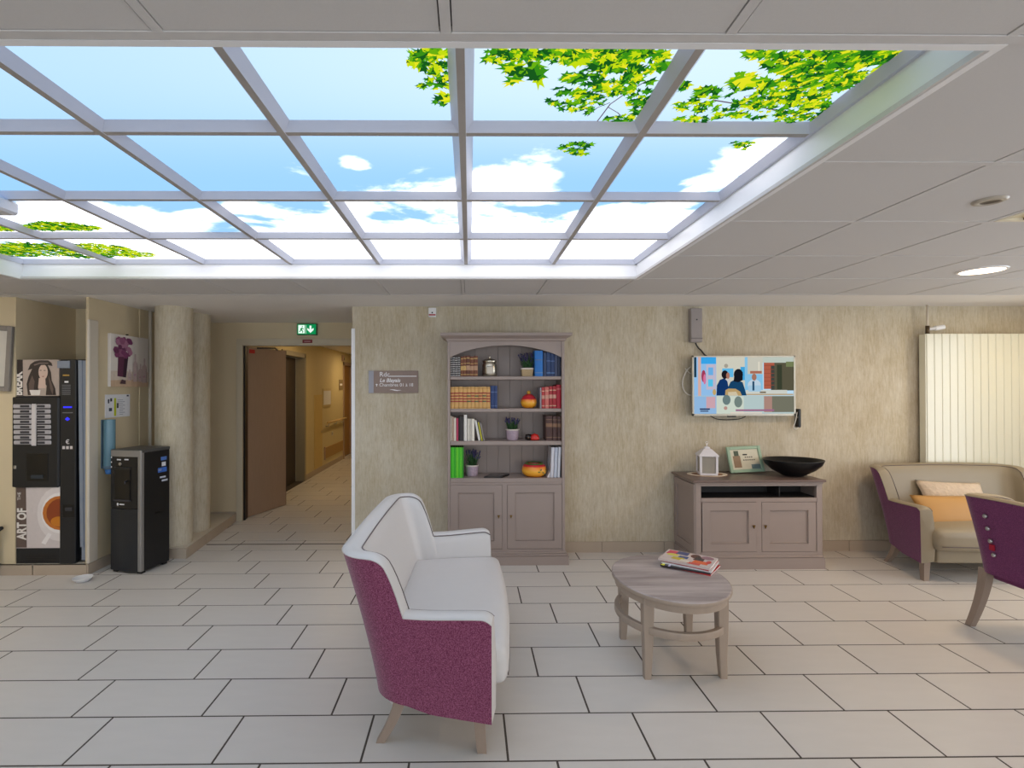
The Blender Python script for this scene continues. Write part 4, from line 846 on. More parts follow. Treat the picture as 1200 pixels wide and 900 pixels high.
sofa2 = loveseat((4.175, 4.205, 0), R(-1.5), 'taupe leather two-seat sofa with dark purple sides in front of the radiator', M_PLUM2, M_LEATH2)
# cushions on the far sofa
def cushion(name, loc, rot, hx, hy, hz, mm, label, bump=None):
    b_ = NB(); N = 14; rows_ = {}
    for s in (1, -1):
        for i in range(N+1):
            for j in range(N+1):
                u, v = 2*i/N-1, 2*j/N-1; e = (1-abs(u)**2.6)*(1-abs(v)**2.6)
                pin = 1-.07*(1-u*u)*abs(v)**3-.0; pin2 = 1-.07*(1-v*v)*abs(u)**3
                if s == -1 and (i in (0, N) or j in (0, N)): rows_[s, i, j] = rows_[1, i, j]; continue
                rows_[s, i, j] = b_.verts.new((u*hx*pin2, v*hy*pin, s*hz*max(e, 0)**.55))
        for i in range(N):
            for j in range(N):
                q = [rows_[s, i, j], rows_[s, i+1, j], rows_[s, i+1, j+1], rows_[s, i, j+1]]; b_.faces.new(q if s > 0 else q[::-1])
    from mathutils import Euler
    bmesh.ops.transform(b_, matrix=Matrix.Translation(loc) @ Euler(rot).to_matrix().to_4x4(), verts=b_.verts)
    return tag(obj(name, b_, mm, None, True), label, 'cushion', 'cushions on the far sofa')
M_KNIT = mat('cable_knit', (206, 188, 168), .9, var=.22, scale=45, bump=1.0, bscale=45, stretch=(1, .4, 1))
M_MUST = mat('mustard_satin', (184, 138, 76), .55, var=.06, scale=10)
cushion('mustard_cushion', (3.93, 4.10, .50), (R(62), 0, R(-3)), .285, .135, .055, M_MUST, 'mustard yellow cushion lying on the far sofa')
cushion('knit_cushion', (4.14, 4.295, .565), (R(58), R(2), R(-6)), .265, .15, .06, M_KNIT, 'cream cable knit cushion behind the mustard one')
# purple chair at the right edge, seen from behind
ch = root('purple_chair', (3.43, 2.86, 0), 'purple fabric chair with studded back and grey legs at the right edge', 'chair', rz=R(90)); OFF[ch] = Vector((0, 0, 0))
seat_shell(ch, .31, .32, .345, -.22, .235, .335, .33, .60, .845, .10, .06, M_PLUM2, M_LEATH2, rc=.10, wing_soft=.16)
b_ = NB(); roundbox(b_, (0, -.03, .42), (.255, .235, .07), .04, 6, crown=.02); obj('seat_cushion', b_, M_LEATH2, ch, True)
b_ = NB(); roundbox(b_, (0, -.02, .35), (.27, .20, .03), .015, 4); obj('seat_base', b_, M_PLUM2, ch, True)
for sx in (-1, 1):
    obj('leg', leg_mesh(sx*.26, -.17, .36, sx*.01, -.02, .05, .034), M_LEG, ch)
    obj('leg', leg_mesh(sx*.285, .20, .38, sx*.055, .05, .052, .036, n=9), M_LEG, ch)
for i, (z, y) in enumerate(((.735, .322), (.66, .306), (.585, .290), (.50, .270))):
    b_ = NB(); lathe(b_, (0, 0, 0), [(0, .006), (.008, .005), (.013, 0), (.013, -.006)], 12); bmesh.ops.transform(b_, matrix=Matrix.Translation((.175, y, z)) @ Matrix.Rotation(R(-75), 4, 'X'), verts=b_.verts); obj('stud', b_, M_METAL, ch, True, label='round metal stud')
b_ = B(.162, .186, .272, .284, .528, .562); obj('red_tag', b_, mat('tag_red', (170, 20, 50), .7), ch, label='small red tag')

# ================================================================== COFFEE TABLE
def wood_planks(name, c1, c2):
    mt = bpy.data.materials.new(name); mt.use_nodes = True; nt = mt.node_tree; b = nt.nodes['Principled BSDF']; L = nt.links.new
    tc = nt.nodes.new('ShaderNodeTexCoord'); mp = nt.nodes.new('ShaderNodeMapping'); mp.inputs['Rotation'].default_value = (0, 0, R(12)); mp.inputs['Scale'].default_value = (1, 10, 1); L(tc.outputs['Object'], mp.inputs[0])
    n1 = nt.nodes.new('ShaderNodeTexNoise'); n1.inputs['Scale'].default_value = 1.6; n1.inputs['Detail'].default_value = 6; n1.inputs['Roughness'].default_value = .62; L(mp.outputs[0], n1.inputs['Vector'])
    r = nt.nodes.new('ShaderNodeValToRGB'); r.color_ramp.elements[0].position = .36; r.color_ramp.elements[1].position = .64; r.color_ramp.elements[0].color = (*lin(c1), 1); r.color_ramp.elements[1].color = (*lin(c2), 1); L(n1.outputs['Fac'], r.inputs[0]); L(r.outputs[0], b.inputs['Base Color']); b.inputs['Roughness'].default_value = .42; return mt
M_TOP = wood_planks('grey_oak_top', (134, 122, 120), (182, 170, 167)); M_BEECH = mat('table_beech', (162, 145, 130), .45, var=.08, scale=10, stretch=(4, 4, .6))
tX, tY, tZ = 1.122, 2.855, .452
ct = root('coffee_table', (tX, tY, 0), 'oval grey wood coffee table with four legs and ring stretcher', 'table')
b_ = NB(); lathe(b_, (tX, tY, tZ), [(0, 0), (.302, 0), (.306, -.004), (.306, -.018), (.300, -.024), (0, -.024)], 64, sy=1.19); obj('tabletop', b_, [M_TOP], ct, 30)
b_ = NB(); lathe(b_, (tX, tY, tZ), [(.3065, -.003), (.3075, -.006), (.3075, -.019), (.3045, -.023)], 64, sy=1.19); obj('top_edge', b_, M_BEECH, ct, True)
b_ = NB(); lathe(b_, (tX, tY, tZ), [(.272, -.024), (.290, -.024), (.290, -.062), (.272, -.062), (.272, -.024)], 64, sy=1.19); obj('apron', b_, M_BEECH, ct, 30)
b_ = NB(); lathe(b_, (tX, tY, .235), [(.272, 0), (.294, 0), (.296, .004), (.296, .034), (.294, .038), (.272, .038), (.272, 0)], 64, sy=1.04); obj('ring_stretcher', b_, M_BEECH, ct, 30)
for sx in (-1, 1):
    for sy in (-1, 1):
        x, y = tX+sx*.195, tY+sy*.205; b_ = NB(); secs = []
        for z, w_, o in ((tZ-.024, .028, -.0), (.36, .028, -.0), (.25, .026, 0), (.12, .022, 0), (0, .018, .004)):
            secs.append([(x+sx*o+ax*w_, y+sy*o+ay*w_, z) for ax, ay in ((-1, -1), (1, -1), (1, 1), (-1, 1))])
        bmo = loft(b_, secs); bmesh.ops.bevel(bmo, geom=[e for e in bmo.edges if abs((e.verts[0].co-e.verts[1].co).normalized().z) > .8], offset=.004, segments=1, affect='EDGES'); obj('leg', bmo, M_BEECH, ct)
# magazines
def magazine(x, y, z, rz, wd, ln, th, cover, label, blocks):
    r = root('magazine', (x, y, z), label, 'magazine', 'magazines on the coffee table', rz=rz or 1e-6); OFF[r] = Vector((0, 0, 0))
    b_ = NB(); box(b_, -ln/2, ln/2, -wd/2, wd/2, .0006, th-.0006); obj('pages', b_, mat('mag_pages', (226, 222, 224), .6), r)
    mc = mat('mag_%d_%d_%d' % cover, cover, .25); b_ = NB(); box(b_, -ln/2-.001, ln/2+.001, -wd/2-.001, wd/2+.001, th-.0006, th); box(b_, -ln/2-.001, ln/2+.001, -wd/2-.001, wd/2+.001, 0, .0006); box(b_, -ln/2-.001, ln/2+.001, -wd/2-.002, -wd/2, 0, th); obj('cover', b_, mc, r)
    for i, (u0, u1, v0, v1, c_) in enumerate(blocks):
        b_ = NB(); zz = th+.0001+.00008*i; cx_, cy_ = (u0+u1)/2*ln, (v0+v1)/2*wd; n = 10
        if i % 3 == 2: poly(b_, [(cx_+(u1-u0)*ln/2*math.cos(k*.628), cy_+(v1-v0)*wd/2*math.sin(k*.628), zz) for k in range(n)])
        else: poly(b_, [(u0*ln, v0*wd, zz), (u1*ln, v0*wd-.004, zz), (u1*ln, v1*wd, zz), (u0*ln+.006, v1*wd, zz)])
        obj('cover_print', b_, mat('mp_%d_%d_%d' % c_, c_, .25), r)
mq = P(807, 661, 'z', .46); mx_, my_ = mq.x, mq.y
MR = R(-38)
magazine(mx_+.012, my_-.010, tZ, MR-.05, .20, .27, .008, (196, 60, 60), 'red edged magazine at the bottom of the pile', [])
magazine(mx_-.012, my_-.016, tZ+.0082, MR+.10, .20, .27, .007, (40, 40, 44), 'dark magazine second from the bottom of the pile', [(-.5, -.42, -.5, -.35, (220, 214, 30)), (-.35, -.3, -.5, -.3, (200, 190, 220))])
magazine(mx_+.010, my_-.002, tZ+.0154, MR+.02, .205, .275, .008, (226, 224, 226), 'white edged magazine third from the bottom of the pile', [])
magazine(mx_+.006, my_+.002, tZ+.0236, MR-.05, .20, .27, .006, (180, 54, 64), 'thin crimson magazine just under the top one', [])
magazine(mx_, my_+.006, tZ+.0298, MR, .21, .285, .011, (206, 190, 186), 'glossy magazine with colourful food cover on top of the pile', [(-.48, -.25, .1, .45, (206, 60, 90)), (-.3, -.05, .2, .48, (60, 70, 120)), (-.45, -.2, -.05, .18, (214, 204, 90)), (-.2, .0, -.1, .1, (50, 74, 130)), (-.3, -.05, -.3, -.08, (196, 176, 50)), (.0, .2, .1, .46, (96, 44, 36)), (.1, .3, -.05, .3, (40, 30, 34)), (.12, .42, -.3, -.05, (224, 96, 40)), (.2, .46, .15, .45, (150, 110, 120)), (.05, .3, -.45, -.3, (206, 80, 70)), (-.12, .08, -.38, -.2, (226, 214, 196)), (.36, .46, -.2, .1, (206, 60, 50))])

# ================================================================== RADIATOR
ra = root('panel_radiator', (4.85, 4.60, .3), 'tall white ribbed panel radiator on the wall behind the far sofa', 'radiator')
M_RAD = mat('radiator_enamel', (222, 221, 204), .22, var=.01); rx0, rx1 = P(1086, 400, 'y', 4.55).x, 5.42; rz1 = P(1086, 391, 'y', 4.55).z
x = rx0; k = 0
while x < rx1-.02:
    obj('radiator_slat', B(x+.001, min(x+.069, rx1), 4.550, 4.580, .30, rz1, bev=.003), M_RAD, ra); x += .0705
obj('header_tube', B(rx0+.01, rx1, 4.58, 4.61, rz1-.08, rz1-.03), M_RAD, ra); obj('header_tube', B(rx0+.01, rx1, 4.58, 4.61, .34, .39), M_RAD, ra)
for zz in (.5, 1.7): obj('bracket', B(rx0+.2, rx0+.24, 4.58, WY-.002, zz, zz+.06), M_METAL, ra)
obj('side_cover', B(rx0-.008, rx0, 4.556, 4.62, .30, rz1-.004), M_RAD, ra)
vx = P(1087.5, 385, 'y', 4.58).x
b_ = NB(); tube(b_, [(vx, 4.585, rz1-.02), (vx, 4.585, CEIL)], .010, 8); obj('supply_pipe', b_, M_TRIM, ra, True)
b_ = NB(); tube(b_, [(vx, 4.585, rz1), (vx, 4.585, rz1+.075)], .017, 8); obj('valve_body', b_, mat('valve_dark', (96, 80, 60), .4, .6), ra, True)
b_ = NB(); tube(b_, [(vx+.01, 4.58, rz1+.045), (vx+.05, 4.57, rz1+.05), (vx+.055, 4.57, rz1+.05), (vx+.125, 4.555, rz1+.062)], [.012, .016, .022, .02], 12); obj('thermostat_head', b_, M_WHITE, ra, 40)

# ================================================================== LEFT SIDE: vending machine
VY = 4.185
def V(x, y): q = P(x, y, 'y', VY); return q.x, q.z
vm = root('vending_machine', (-3.43, 4.45, .088), 'tall black coffee vending machine with coffee cup and portrait posters', 'vending machine')
vx0, vx1 = -3.685, -3.142; vz1 = V(60, 421)[1]
M_VB = mat('vending_black', (24, 26, 30), .35, var=.05); M_VS = mat('vending_silver', (128, 136, 150), .35)
obj('cabinet', B(vx0, vx1, VY+.03, 4.775, .10, vz1, bev=.006), M_VB, vm)
def vb(name, x0, y0, x1, y1, mm, d0=-.006, d1=.032, par=None, bev=.003):
    a, b_ = V(x0, y0), V(x1, y1); return obj(name, B(a[0], b_[0], VY+d0, VY+d1, b_[1], a[1], bev=bev), mm, par or vm)
M_P1 = mat('poster_sepia', (176, 160, 150), .4); M_P1d = mat('poster_dark', (46, 36, 36), .4); M_P1m = mat('poster_mid', (96, 80, 74), .4)
po = vb('portrait_poster', 17, 421.5, 69.5, 464, M_P1, -.002, .032, bev=.001)
def vp(par, mm, name, *pts, lay=1, d0=-.002):
    b_ = NB(); poly(b_, [(V(x, y)[0], VY+d0-.0004*lay, V(x, y)[1]) for x, y in pts]); return obj(name, b_, mm, par)
def ell(x, y, rx, ry, a0=0, a1=360, n=20): return [(x+rx*math.cos(R(a0+(a1-a0)*i/n)), y+ry*math.sin(R(a0+(a1-a0)*i/n))) for i in range(n if a1-a0 == 360 else n+1)]
vp(po, M_P1d, 'letter_strip', (14.5, 421.6), (27, 421.6), (27.5, 464), (15.5, 464))
vp(po, M_P1d, 'hair_print', (33, 463), (31.5, 450), (34, 441), (39, 430), (46, 426), (56, 427), (60, 436), (61, 446), (65, 455), (66, 463), (54, 463), (55, 452), (50, 446), (45, 452), (46, 463), lay=2)
vp(po, M_P1m, 'hair_light_print', (35, 462), (34, 450), (38, 440), (41, 447), (40, 455), (42, 462), lay=3); vp(po, M_P1m, 'hair_light_print', (57, 440), (60, 447), (63, 456), (62, 463), (59, 455), lay=3)
vp(po, mat('poster_skin', (206, 180, 166), .4), 'face_print', *ell(51, 436, 5.4, 9), lay=4)
vp(po, mat('poster_skin', (206, 180, 166), .4), 'neck_print', (46, 443), (53.5, 443), (54, 455), (45, 455), lay=3)
vp(po, M_P1d, 'hat_print', (33, 434), (36, 427), (41, 423.5), (47, 422.2), (57, 422.4), (61, 425.5), (62, 429), (55, 427.6), (47, 428), (40, 431.5), lay=5)
vp(po, mat('poster_band', (120, 104, 98), .4), 'hat_band_print', (40, 427.2), (47, 425), (57, 425), (57, 426.2), (47, 426.4), (41, 428.6), lay=6)
vp(po, M_P1d, 'eye_print', (46.2, 434), (49, 433.4), (49, 434.6), lay=6); vp(po, M_P1d, 'eye_print', (52, 433.6), (54.8, 434), (52, 434.8), lay=6); vp(po, mat('poster_lip', (150, 96, 90), .4), 'mouth_print', (49, 440.8), (53, 440.6), (51, 442), lay=6)
vp(po, mat('poster_white', (226, 220, 214), .4), 'cup_print', (35, 457), (48, 457), (47, 463), (37, 463), lay=6)
a = V(26.2, 463.4); text('lettering', 'BREAK', .092, (a[0], VY-.0042, a[1]), (R(90), R(-90), 0), mat('poster_white', (226, 220, 214), .4), po, sx=.70, bold=.0035)
sel = vb('selection_panel', 16, 464.5, 71, 571, M_VB, -.022, .032, bev=.012)
M_BT = mat('button_silver', (206, 200, 200), .4); M_BT2 = mat('button_grey', (176, 172, 176), .4); M_BTD = mat('button_dark', (52, 52, 58), .4)
for i in range(8):
    y0 = 473.6+i*6.05
    for x0, x1, mm in ((18.4, 39.5, M_BT2), (45.5, 62.2, M_BT2)):
        bt = vb('selection_button', x0+i*.12, y0, x1+i*.12, y0+4.6, mm, -.030, -.018, sel, .006); a, c_ = V(x0+9 if x0 < 30 else x0+1.5, y0+1), V(x1-1.5 if x0 < 30 else x1-6, y0+3.6); obj('button_label', B(a[0], c_[0], VY-.031, VY-.029, c_[1], a[1]), M_BTD, bt)
vb('button_spine', 39.8, 473.2, 45.2, 522, M_BT, -.028, -.018, sel, .004)
nz = vb('dispensing_niche', 34, 531, 59, 563, mat('niche_black', (8, 8, 10), .3), -.026, -.020, sel, .002); vb('cup_tray', 40, 556, 54, 560, mat('tray_blue', (40, 50, 60), .4), -.032, -.024, nz, .001); vb('lock', 19, 545, 22, 549, M_METAL, -.028, -.02, sel, .002)
po2 = vb('coffee_poster', 17.5, 571, 73.5, 642, mat('poster_cream', (206, 196, 194), .4), -.004, .032, bev=.001)
vp(po2, M_P1m, 'letter_strip', (18, 571), (31, 571), (32, 641.5), (19.5, 641.5), d0=-.004)
a = V(31, 632); text('lettering', 'ART OF', .10, (a[0], VY-.0065, a[1]), (R(90), R(-90), 0), mat('poster_white', (226, 220, 214), .4), po2, sx=.74, bold=.0035)
a = V(25, 586); text('lettering', 'THE', .036, (a[0], VY-.0065, a[1]), (R(90), R(-90), 0), mat('poster_white', (226, 220, 214), .4), po2)
def clipx(pts, xm): return [(min(x, xm), y) for x, y in pts]
vp(po2, mat('saucer_print', (220, 212, 210), .4), 'saucer_print', *clipx(ell(70, 602, 26, 32), 73.3), d0=-.004); vp(po2, mat('cup_white', (234, 228, 226), .4), 'cup_rim_print', *clipx(ell(71, 601, 22, 24), 73.3), lay=2, d0=-.004)
vp(po2, mat('crema_print', (190, 112, 44), .4), 'crema_print', *clipx(ell(71, 601, 20.5, 20), 73.3), lay=3, d0=-.004); vp(po2, mat('coffee_print', (140, 62, 24), .4), 'coffee_print', *clipx(ell(72, 601, 17, 17), 73.3), lay=4, d0=-.004); vp(po2, mat('coffee_glow', (196, 120, 30), .4), 'coffee_light_print', *clipx(ell(70, 611, 10, 6), 73.3), lay=5, d0=-.004)
vp(po2, mat('cup_white', (234, 228, 226), .4), 'handle_print', (49, 636), (57, 624), (61, 626), (54, 638), lay=3, d0=-.004)
colm = vb('control_column', 72.0, 421.5, 90, 660, M_VB, -.016, .032, bev=.006)
vb('price_plate', 69.5, 423, 84, 431.5, M_VS, -.022, -.012, colm, .001)
def vt(x0, y0, x1, y1, mm, name='printed_mark'): vb(name, x0, y0, x1, y1, mm, -.0172, -.0155, colm, 0)
vt(75.5, 439, 83, 440.6, mat('gold_ink', (176, 140, 60), .5)); vt(77.5, 446.5, 82, 448.5, M_LET)
for i in range(6): vt(74.5, 451+i*2.1, 84.5, 451.9+i*2.1, mat('grey_ink', (110, 110, 114), .6))
vb('display', 76, 476.3, 86, 477.9, emis('display_blue', (50, 50, 255), 1.4), -.0175, -.0155, colm, 0); vp(colm, emis('display_blue', (50, 50, 255), 1.4), 'coin_arrow', (78, 491), (81, 488.6), (84, 491), (81, 493), d0=-.0172)
vt(75, 483, 87, 484, mat('grey_ink', (110, 110, 114), .6))
a = V(78.6, 520); text('euro_mark', '€', .05, (a[0], VY-.0165, a[1]), FY, M_LET, colm)
for i in range(3): vt(75+i*4.4, 522.5, 78+i*4.4, 526, M_BT)
cn = vb('coin_return', 75, 591, 89, 606, mat('niche_black', (8, 8, 10), .3), -.018, -.012, colm, .002); vb('coin_flap', 79, 594, 87, 598, M_BTD, -.026, -.017, cn, .002)
b_ = NB(); prism(b_, [(V(92, 422)[0], VY-.005, vz1-.01), (V(96.5, 422)[0], VY-.005, vz1-.01), (V(98.5, 640)[0], VY-.005, V(98, 641)[1]), (V(94.5, 640)[0], VY-.005, V(95, 641)[1])], (0, .037, 0)); obj('silver_trim', b_, M_VS, vm)
b_ = NB(); box(b_, -3.176, vx1+.002, VY+.0, VY+.05, .11, vz1-.01, bev=.004); obj('silver_trim', b_, M_VS, vm)
vb('base', 18, 642.5, 72, 660, M_VB, -.002, .032)
for i in range(5): vb('vent_slit', 30, 650+i*1.8, 66, 650.9+i*1.8, mat('niche_black', (8, 8, 10), .3), -.003, .0, None, 0)
# plate on the floor
q = P(97, 681, 'z', 0); r = root('white_dish', (q.x, q.y, 0), 'small white dish on the floor in front of the vending machine', 'dish')
b_ = NB(); lathe(b_, (q.x, q.y, 0), [(0, .004), (.034, .004), (.042, .0), (.046, .004), (.066, .024), (.068, .028), (.063, .028), (.042, .012), (0, .010)], 32); obj('bowl', b_, mat('dish_white', (222, 222, 224), .3), r, True)
b_ = NB(); lathe(b_, (q.x, q.y, 0), [(.063, .0285), (.069, .0285), (.069, .031), (.063, .031), (.063, .0285)], 32); obj('rim', b_, M_WHITE, r, True)
# water dispenser
wdr = root('water_dispenser', (-2.79, 4.335, 0), 'black floor-standing water dispenser with silver strip beside the column', 'water dispenser', rz=R(-13)); OFF[wdr] = Vector((0, 0, 0))
hw, hd, hh = .152, .145, 1.005
b_ = NB(); box(b_, -hw, hw, -hd+.01, hd, .02, hh-.012, bev=.004); obj('body', b_, M_BLACK, wdr)
b_ = NB(); box(b_, -hw-.004, hw+.004, -hd+.004, hd+.002, hh-.018, hh+.006, bev=.006, seg=2); obj('top', b_, mat('dispenser_top', (70, 70, 70), .4), wdr)
def curved(x0, x1, z0, z1, d, mm, name, y=0):
    b_ = NB(); pts = [(lerp(x0, x1, i/10), -hd+.012-d*math.cos((lerp(x0, x1, i/10))/hw*1.2)+y, z0) for i in range(11)]+[(x1, -hd+.02, z0), (x0, -hd+.02, z0)]; prism(b_, pts, (0, 0, z1-z0)); return obj(name, b_, mm, wdr)
curved(-hw, hw-.03, .02, .525, .022, mat('dispenser_front', (26, 30, 36), .35), 'lower_front'); curved(-hw, hw-.03, .53, .955, .022, mat('dispenser_face', (18, 19, 22), .25), 'upper_front'); curved(-hw, hw-.03, .955, hh, .022, mat('dispenser_silver', (150, 148, 146), .35, .5), 'top_trim')
b_ = NB(); box(b_, hw-.032, hw+.002, -hd-.004, -hd+.03, .02, hh+.002, bev=.006, seg=2); obj('silver_strip', b_, mat('dispenser_silver', (150, 148, 146), .35, .5), wdr, label='silver vertical strip')
nb2 = obj('niche', B(-.095, .055, -hd-.013, -hd-.003, .60, .86), mat('niche_black', (8, 8, 10), .3), wdr); obj('niche_hood', B(-.10, .06, -hd-.020, -hd-.006, .85, .868, bev=.003), M_BLACK, wdr); obj('drip_tray', B(-.098, .058, -hd-.024, -hd-.006, .592, .604, bev=.002), M_BTD, wdr)
b_ = NB(); tube(b_, [(.025, -hd-.012, .76), (.025, -hd-.03, .755), (.025, -hd-.03, .735)], .008, 8); obj('tap', b_, M_BTD, wdr, True)
for x, z in ((-.075, .925), (.0, .928)):
    for k in range(3): obj('button_mark', B(x+k*.014, x+k*.014+.009, -hd-.0125, -hd-.004, z, z+.010), M_LET, wdr)
b_ = NB(); lathe(b_, (0, 0, 0), [(0, .006), (.012, .005), (.014, 0)], 14); bmesh.ops.transform(b_, matrix=Matrix.Translation((-.045, -hd-.010, .895)) @ Matrix.Rotation(R(90), 4, 'X'), verts=b_.verts); obj('push_button', b_, M_METAL, wdr)
b_ = NB(); poly(b_, [(-.066+.009*math.cos(i*.785), -hd-.0115, .565+.013*math.sin(i*.785)) for i in range(8)]); obj('drop_logo', b_, M_LET, wdr)
for k in range(5): obj('logo_mark', B(-.05+k*.010, -.05+k*.010+.007, -hd-.0118, -hd-.004, .560, .570), M_LET, wdr)
for y0, y1, z0, z1, c_ in ((.02, .11, .80, .84, (60, 110, 200)), (.05, .11, .90, .93, (80, 120, 190)), (.06, .10, .85, .885, (220, 220, 226)), (.04, .10, .75, .765, (200, 206, 220)), (.06, .12, .72, .735, (200, 206, 220)), (.02, .06, .815, .83, (220, 226, 240))): obj('sticker', B(hw-.001, hw+.0015, y0, y1, z0, z1), mat('st_%d_%d_%d' % c_, c_, .4), wdr)
obj('side_grip', B(hw-.002, hw+.0015, -.01, .06, .455, .475), mat('niche_black', (8, 8, 10), .3), wdr)
for sx in (-1, 1):
    for sy in (-1, 1): obj('foot', B(sx*.12-.02, sx*.12+.02, sy*.11-.02, sy*.11+.02, 0, .022), M_BLACK, wdr)
for z in (.86, .90, .94): obj('indicator', B(-hw+.004, -hw+.012, -hd+.0, -hd+.004, z, z+.012), M_LET, wdr)
# wall C: canvas, notice, cup dispenser
CXW = -3.11
def cw(x, y, d=0): q = P(x, y, 'x', CXW+d); return q.y, q.z
cv = root('lavender_canvas', (CXW, 4.64, 1.53), 'unframed canvas of purple flowers and glass bottles on the cream side wall', 'picture')
y0, z1 = 4.385, 1.99; y1, z0 = 4.895, 1.53
obj('canvas', B(CXW+.001, CXW+.028, y0, y1, z0, z1, bev=.002), mat('canvas_white', (228, 220, 212), .7, var=.04, scale=12), cv)
lay = [0]
def cvp(rgb, pts, name):
    lay[0] += 1; b_ = NB(); poly(b_, [(CXW+.0285+.0002*lay[0], y0+(y1-y0)*u, z0+(z1-z0)*v) for u, v in pts]); obj(name, b_, mat('cv_%d_%d_%d' % rgb, rgb, .7, var=.15, scale=40), cv)
cvp((206, 176, 148), [(0, 0), (1, 0), (1, .1), (.6, .14), (0, .12)], 'table_print'); cvp((216, 200, 186), [(0, .12), (.6, .14), (1, .1), (1, .3), (0, .3)], 'haze_print')
cvp((96, 48, 74), [(.16, .20), (.38, .18), (.44, .60), (.18, .62)], 'vase_print'); cvp((58, 32, 50), [(.30, .185), (.38, .18), (.44, .60), (.34, .6)], 'vase_shadow_print')
for i in range(44): cvp(random.choice([(150, 90, 124), (128, 64, 104), (176, 120, 148), (104, 50, 84)]), [(.30+.20*random.uniform(-1, 1)*.9+.035*math.cos(k*1.05), .74+.13*random.uniform(-.9, .9)*1+.03*math.sin(k*1.05)) if False else (0, 0) for k in range(6)] if False else (lambda cx_, cy_, s: [(cx_+s*math.cos(k*1.05), cy_+s*math.sin(k*1.05)) for k in range(6)])(.30+random.uniform(-.19, .19), .76+random.uniform(-.16, .16), random.uniform(.04, .075)), 'petal_print')
for (u, v, a_, h) in ((.40, .12, .10, .22), (.54, .10, .12, .55), (.68, .10, .12, .36), (.78, .08, .14, .50)):
    cvp((200, 178, 176), [(u, v), (u+a_, v), (u+a_, v+h*.65), (u+a_*.65, v+h*.75), (u+a_*.65, v+h), (u+a_*.35, v+h), (u+a_*.35, v+h*.75), (u, v+h*.65)], 'bottle_print'); cvp((176, 156, 150), [(u+a_*.75, v), (u+a_, v), (u+a_, v+h*.6), (u+a_*.8, v+h*.6)], 'bottle_shade_print'); cvp((190, 150, 160), [(u+a_*.2, v+h*.2), (u+a_*.6, v+h*.22), (u+a_*.6, v+h*.3), (u+a_*.2, v+h*.28)], 'petal_print')
cvp((84, 60, 66), [(.2, .06), (.34, .05), (.34, .12), (.24, .14)], 'blossom_print')
b_ = NB(); tube(b_, [(CXW, 4.62, 2.0), (CXW+.02, 4.62, 2.0)], .006, 8); obj('nail', b_, M_BLACK, cv)
nt_ = root('notice_sheet', (CXW, 4.51, 1.26), 'white printed notice with yellow bar below the canvas', 'notice')
obj('sheet', B(CXW+.0005, CXW+.004, 4.355, 4.67, 1.262, 1.462), mat('paper_white', (222, 222, 226), .6), nt_)
def np_(rgb, u0, u1, v0, v1, name='printed_block'): obj(name, B(CXW+.0035, CXW+.005, 4.355+.315*u0, 4.355+.315*u1, 1.262+.2*v0, 1.262+.2*v1), mat('np_%d_%d_%d' % rgb, rgb, .6), nt_)
np_((196, 204, 40), .34, .42, .06, .84); np_((40, 44, 60), .10, .15, .62, .80); np_((40, 44, 60), .19, .26, .70, .84); np_((60, 70, 90), .14, .26, .28, .42); np_((60, 64, 70), .45, .52, .40, .62); np_((30, 26, 60), .86, .94, .90, .97)
for i in range(9): np_((150, 154, 166), .48 if i > 4 else .56, .78 if i % 2 else .70, .10+i*.08, .125+i*.08, 'text_line')
cpd = root('cup_dispenser', (CXW+.045, 4.345, .83), 'blue translucent tube of paper cups on the wall edge', 'cup dispenser')
b_ = NB(); lathe(b_, (CXW+.047, 4.345, .85), [(.044, 0), (.044, .40)], 24); obj('tube', b_, glassy('cup_tube', (120, 160, 176), .75, .2), cpd, True)
b_ = NB(); lathe(b_, (CXW+.047, 4.345, .86), [(.030, 0), (.038, .10), (.038, .36), (0, .37)], 20); obj('cup_stack', b_, mat('cup_white_blue', (150, 180, 200), .6), cpd, True)
b_ = NB(); lathe(b_, (CXW+.047, 4.345, .83), [(.036, 0), (.047, .012), (.047, .03), (.04, .03)], 24); obj('collar', b_, mat('cup_collar', (96, 120, 140), .5), cpd, True)
obj('backplate', B(CXW+.0005, CXW+.006, 4.31, 4.38, .84, 1.25), mat('cup_collar', (96, 120, 140), .5), cpd)
b_ = NB(); lathe(b_, (CXW+.047, 4.345, .79), [(0, 0), (.026, 0), (.034, .045), (.032, .045), (.024, .003)], 18); tag(obj('paper_cup', b_, mat('cup_blue', (70, 130, 200), .5), None, True), 'blue paper cup hanging at the tube mouth', 'cup')
# framed picture at the left edge
lf = root('grey_picture_frame', (P(-12, 420, 'y', 4.15).x, 4.15, 1.50), 'grey framed picture at the left edge of the photograph', 'picture frame', rz=1e-6); OFF[lf] = Vector((0, 0, 0))
tl_ = Matrix.Rotation(R(3.0), 4, 'Y') 
def lfb(name, mm, *a, **k): t = B(*a, **k); bmesh.ops.transform(t, matrix=tl_, verts=t.verts); return obj(name, t, mm, lf)
for a in ((-.16, -.12, 0, .53), (.12, .16, 0, .53), (-.12, .12, 0, .04), (-.12, .12, .49, .53)): lfb('frame_rail', mat('frame_grey', (128, 122, 116), .5, var=.1), a[0], a[1], -.012, .017, a[2], a[3], bev=.004)
lfb('picture', mat('picture_pale', (196, 192, 184), .5, var=.08, scale=9), -.125, .125, .0, .012, .035, .495)
